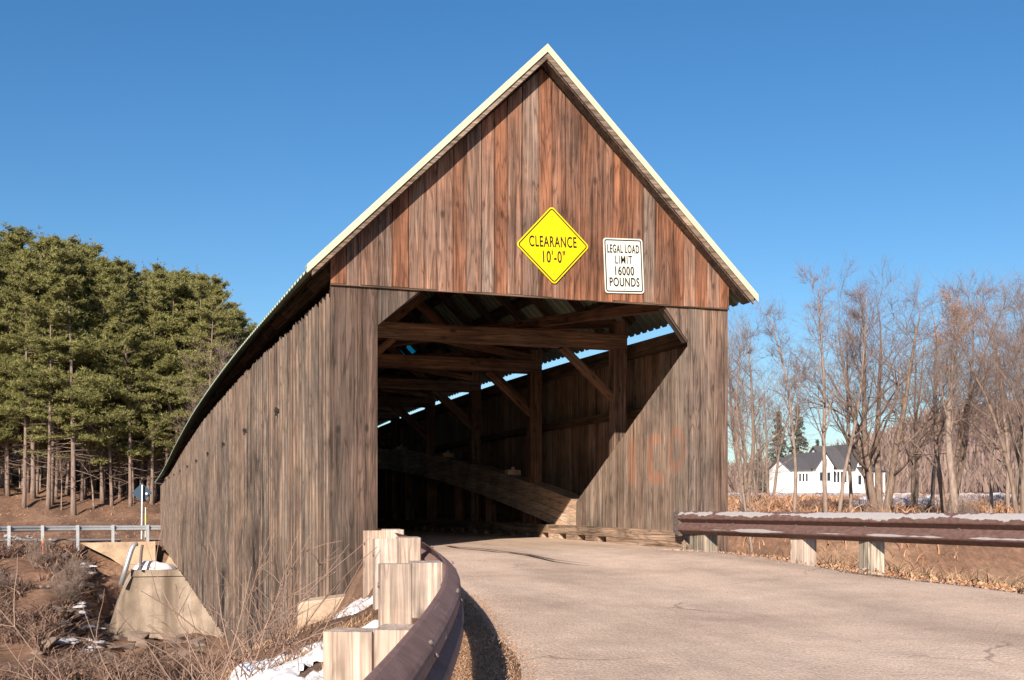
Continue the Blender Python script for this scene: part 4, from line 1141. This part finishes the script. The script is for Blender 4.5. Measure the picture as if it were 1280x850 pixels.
def pine_at(u, d, vtop, lab, group='pines along the edge of the wood', jit=1.):
    P = ground_at(u, d); a, b, h = random.choice(PINES); top = CAM[2]+(HOR-vtop)/FPX*d
    s = (top-P[2])/h; o = empty('pine_tree', P, random.uniform(0, 6.28)); w = random.uniform(.72, 1.08); o.scale = (s*w, s*w, s)
    o.rotation_euler = (random.uniform(-.03, .03), random.uniform(-.03, .03), random.uniform(0, 6.28))
    obj('trunk', a, o); obj('crown', b, o); tag(o, lab, 'tree', group); return o
def forest_top(u): return float(np.interp(u, [-120, 0, 60, 120, 155, 185, 240, 275, 305, 340, 420], [282, 288, 296, 308, 332, 334, 338, 356, 392, 420, 440]))
edge = [(-46, 84), (-18, 82), (8, 84), (30, 81), (41, 83), (60, 80.5), (70, 84), (92, 80), (106, 85), (128, 84), (150, 85), (163, 83), (190, 84), (212, 86), (236, 87), (262, 88), (286, 90), (312, 92)]
for u, d in edge:
    pine_at(u, d, forest_top(u)+random.uniform(0, 42), 'tall white pine with bare lower trunk at the front edge of the wood')
for row, (d0, n) in enumerate(((84, 14), (87, 26), (92, 28), (98, 28), (105, 26), (113, 24))):
    for k in range(n):
        u = lerp(-100, 330, (k+random.uniform(.1, .9))/n); d = d0+random.uniform(-2.5, 2.5)
        pine_at(u, d, forest_top(u)+random.choice([0, 4, 10, 20, 34])+random.uniform(-4, 8), 'tall white pine deep in the dense wood behind the front trunks', 'pines within the wood')
for k in range(16):
    u = random.uniform(-40, 320); P = ground_at(u, random.uniform(80, 92))
    plant(random.choice(['slim', 'slim2']), P, random.uniform(.4, .8), random.uniform(0, 6.28), (random.uniform(-.08, .08), 0), 'small bare sapling among the pine trunks', 'bare saplings in the pine wood')
plant('maple', ground_at(298, 80), .98, 1., (.03, 0), 'bare reddish tree at the end of the pine wood above the bridge roof')
plant('pair', ground_at(272, 79), .72, 3., (-.06, 0), 'bare grey-limbed tree in front of the pines beside the bridge roof')

# spruces near the houses
def spruce(h):
    big = [tube([(0, 0, -.5), (0, 0, h*.5), (0, 0, h)], [.25, .14, .02], 6)]; P = []
    for i in range(int(h*9)):
        t = .08+.9*(i/(h*9)); L = h*.2*(1-t)**.85+.15; a = rng.uniform(0, 6.28); m = int(10+L*12); f = rng.uniform(0, 1, m)
        c = np.stack([np.cos(a)*L*f, np.sin(a)*L*f, h*t-.28*L*f], 1)+rng.normal(0, .12, (m, 3))*[1, 1, .6]; P.append(c)
    return merge(big), quads(np.concatenate(P), .14, .3)
(V, F), (v, f) = spruce(13.); SPR = (meshdata('trunk', V, F, M['pinebark'], True), fastmesh('crown', v, f, M['spruce']))
for u, d, vt, lab in ((973, 190, 512, 'narrow dark spruce behind the thin bare trees left of the house'), (997, 185, 505, 'broad dark spruce next to the narrow one left of the house'), (948, 195, 560, 'low dark spruce behind the portal-side saplings'), (1022, 190, 548, 'dark spruce on the slope behind the house gable')):
    P = ground_at(u, d); top = CAM[2]+(HOR-vt)/FPX*d; s = (top-P[2])/13.; o = empty('spruce_tree', P, u); o.scale = (s, s, s); obj('trunk', SPR[0], o); obj('crown', SPR[1], o); tag(o, lab, 'tree')

# brambles on the near bank: arching bare stems
def bramble(seed, n, h):
    parts = []
    for i in range(n):
        a = rng.uniform(0, 6.28); D = np.array([math.cos(a)*.55, math.sin(a)*.55, 1.]); D /= np.linalg.norm(D); L = h*rng.uniform(.5, 1.15)
        p = branch_path((rng.normal(0, .12), rng.normal(0, .12), -.1), D, L, 8, .07, -.055); parts.append(tube(p, np.linspace(.0062, .0022, 9), 4, False))
        for j in range(3):
            f = rng.integers(3, 8); d2 = side_dir((p[f]-p[f-1])/np.linalg.norm(p[f]-p[f-1]), .7); parts.append(tube(branch_path(p[f], d2, L*.28*rng.uniform(.4, 1.1), 4, .12, -.03), np.linspace(.0035, .0015, 5), 3, False))
    V, F = merge(parts); return meshdata('bramble', V, F, M['twig'], True)
BR = [bramble(s, n, h) for s, (n, h) in enumerate(((11, 1.35), (9, 1.8), (13, 1.0)))]
for k, (X, d) in enumerate(((-2.1, 8.6), (-2.45, 9.4), (-2.7, 10.6), (-2.2, 10.4), (-2.6, 8.0), (-3.1, 11.4), (-2.9, 11.9), (-3.0, 9.6), (-1.7, 9.4), (-2.95, 12.6))):
    x, y = wxy(X, d)
    if x > -.2 and y > -.4: x = -.35
    o = obj('bramble', BR[k % 3], None, (x, y, ground(x, y)), (0, 0, random.uniform(0, 6.28)), (random.uniform(.75, 1.1),)*3)
    tag(o, 'leafless arching bramble on the near bank in front of the bridge wall', 'bramble', 'brambles on the near bank')

# ------------------------------------------------------------------ houses
def house_block(parent, x0, x1, y0, y1, z0, zw, axis, rise, wins, over=.35):
    """gabled block; ridge along axis; wins: list of (face, a, z, w, h) on the front (y0) wall"""
    if axis == 'x': poly = [(y0, z0), (y1, z0), (y1, zw), ((y0+y1)/2, zw+rise), (y0, zw)]; V, F = prism(poly, 'x', x0, x1)
    else: poly = [(x0, z0), (x1, z0), (x1, zw), ((x0+x1)/2, zw+rise), (x0, zw)]; V, F = prism(poly, 'y', y0, y1)
    wall = wobj('wall', V, F, M['whitepaint'], parent)
    for s in (0, 1):
        if axis == 'x':
            m = (y0+y1)/2; e = y0-over if s == 0 else y1+over; k = rise/((y1-y0)/2); ez = zw-over*k
            V, F = prism([(e, ez+.03), (m, zw+rise+.03), (m, zw+rise+.2), (e, ez+.2)], 'x', x0-over, x1+over)
        else:
            m = (x0+x1)/2; e = x0-over if s == 0 else x1+over; k = rise/((x1-x0)/2); ez = zw-over*k
            V, F = prism([(e, ez+.03), (m, zw+rise+.03), (m, zw+rise+.2), (e, ez+.2)], 'y', y0-over, y1+over)
        wobj('roof', V, F, M['shingle'], parent)
    for (cx, cz, w, h) in wins:
        fr = wobj('window', boxv(cx-w/2-.1, cx+w/2+.1, y0-.06, y0+.02, cz-h/2-.1, cz+h/2+.1), BOXF, M['whitepaint'], parent)
        wobj('pane', boxv(cx-w/2, cx+w/2, y0-.075, y0-.055, cz-h/2, cz+h/2), BOXF, M['glass'], fr)
def hx(u, d): return at(u, HOR, d)
H0 = at(1024, 609, 165); hz = H0[2]; bz = hz-.8
k = 165/FPX
def X_(u): return H0[0]+(u-1024)*k*1.06
ho = empty('house', (H0[0], H0[1], hz)); tag(ho, 'white farmhouse with dark roofs, front gables and long window row', 'house')
Y = H0[1]
def zz(v): return hz+(612-v)*k
house_block(ho, X_(987), X_(1013), Y, Y+6, bz, zz(590), 'x', 1.6, [(X_(993+i*4.6), zz(600), .3, 1.1) for i in range(4)])
house_block(ho, X_(1013.5), X_(1037), Y-1.2, Y+8, bz, zz(586), 'y', 1.9, [(X_(1020), zz(599), .5, 1.2), (X_(1030), zz(599), .5, 1.2), (X_(1025), zz(582), .55, 1.1)])
house_block(ho, X_(1037.3), X_(1063), Y, Y+7, bz, zz(586), 'x', 2.9, [(X_(1040+i*5), zz(599), .38, 1.5) for i in range(5)])
house_block(ho, X_(1063.3), X_(1084), Y-2, Y+8, bz, zz(583), 'y', 2.8, [(X_(1069), zz(580), .5, 1.2), (X_(1078), zz(580), .5, 1.2), (X_(1068), zz(603), .5, 1.3), (X_(1080), zz(603), .5, 1.3)])
V, F = prism([(Y-5, zz(594)), (Y-2.02, zz(588)), (Y-2.02, zz(586.5)), (Y-5.2, zz(592.5))], 'x', X_(1064), X_(1086)); wobj('porch_roof', V, F, M['shingle'], ho)
for u in (1065, 1072, 1079, 1085): beam('porch_column', (X_(u), Y-4.8, bz), (X_(u), Y-4.8, zz(593.5)), .2, .2, M['whitepaint'], ho)
house_block(ho, X_(1087.5), X_(1114), Y+1, Y+7, bz, zz(583), 'x', 1.6, [(X_(1093+i*7), zz(597), .6, 1.4) for i in range(3)])

# ------------------------------------------------------------------ hills
V = []; F = []; us = np.linspace(760, 1900, 90); nk = 14
def ridge(u): return float(np.interp(u, [760, 900, 960, 1010, 1060, 1110, 1160, 1210, 1280, 1500, 1900], [600, 592, 586, 573, 560, 545, 520, 512, 508, 490, 520]))
for u in us:
    for j in range(nk+1):
        t = j/nk; d = lerp(330, 820, t); v = lerp(618, ridge(u), smooth(0, 1, t)**.9)
        P = at(u, v, d); P[2] += 2.2*fbm(P[0], P[1], .015, 5.) * (.4+t)*1.6
        V.append(tuple(P))
    P = at(u, HOR+5, 1500); V.append(tuple(P))
m = nk+2
F = [(i*m+j, (i+1)*m+j, (i+1)*m+j+1, i*m+j+1) for i in range(len(us)-1) for j in range(m-1)]
hl = obj('hill', meshdata('hill', V, F, M['hill'], True)); tag(hl, kind='structure')
Va = np.array(V).reshape(len(us), m, 3)
n = 15000; fi = rng.uniform(0, len(us)-1.01, n); fj = rng.uniform(0, nk-.01, n); i0 = fi.astype(int); j0 = fj.astype(int); a = (fi-i0)[:, None]; b = (fj-j0)[:, None]
P = Va[i0, j0]*(1-a)*(1-b)+Va[i0+1, j0]*a*(1-b)+Va[i0, j0+1]*(1-a)*b+Va[i0+1, j0+1]*a*b
tag(blades(P, rng.uniform(5, 11, n), rng.uniform(.25, .8, n), .5, 'hillside_wood', M['hillwood'], 3), 'far leafless wood covering the hillside behind the houses', 'wood', None, 'stuff')
# gravel and grit along the road edges, and the old pavement seam in front of the deck
def stones(pts, a, b, name, mat, lab):
    P = np.array(pts); n = len(P); base = np.array([(1, 0, 0), (-1, 0, 0), (0, 1, 0), (0, -1, 0), (0, 0, .7), (0, 0, -.7)], float)
    s_ = rng.uniform(a, b, n)[:, None, None]; J = base[None]*s_*rng.uniform(.6, 1.2, (n, 6, 1)); th = rng.uniform(0, 6.28, n); c_, q_ = np.cos(th), np.sin(th)
    X = J[:, :, 0]*c_[:, None]-J[:, :, 1]*q_[:, None]; Y = J[:, :, 0]*q_[:, None]+J[:, :, 1]*c_[:, None]; J[:, :, 0] = X; J[:, :, 1] = Y
    V = (P[:, None]+J).reshape(-1, 3); f = np.array([(0, 2, 4), (2, 1, 4), (1, 3, 4), (3, 0, 4), (2, 0, 5), (1, 2, 5), (3, 1, 5), (0, 3, 5)])
    F = (np.arange(n)[:, None, None]*6+f[None]).reshape(-1, 3); return tag(obj(name, fastmesh(name, V, F, mat)), lab, 'gravel', None, 'stuff')
pts = []
for _ in range(2600):
    y = random.uniform(-11, -.3); x = XRw(y)-.2-(.25*smooth(-1.5, -5, y))-abs(random.gauss(0, .22)); pts.append((x, y, roadz(x, y)+.02))
for _ in range(1800):
    d = random.uniform(4, 13); X = XL(d)+.38+random.gauss(.0, .12); x, y = wxy(X, d); pts.append((x, y, roadz(x, y)+.02))
for _ in range(900):
    t = random.random(); x, y = wxy(random.uniform(-.2, 4.5), random.uniform(5.5, 14)); pts.append((x, y, roadz(x, y)+.018)) if x < XRw(y)-.3 and y < -.2 else None
stones(pts, .002, .006, 'road_grit', M['rockpale'], 'loose grit and gravel along the edges of the pavement')
sm = simple('seam_tar', (.10, .075, .06), .95, 0, .4, 20)
path = [(1.95, 1.6), (1.9, .9), (2.02, .1), (1.98, -.6), (2.1, -1.4), (2.12, -2.2), (2.3, -2.8)]
V = []; 
for i, (x, y) in enumerate(path):
    w = (.03, .035, .04, .03, .035, .025, .01)[i]; z = roadz(x, y)+.031
    V += [(x-w, y, z), (x+w, y, z)]
so2 = wobj('seam', V, [(2*i, 2*i+1, 2*i+3, 2*i+2) for i in range(len(path)-1)], sm, road)
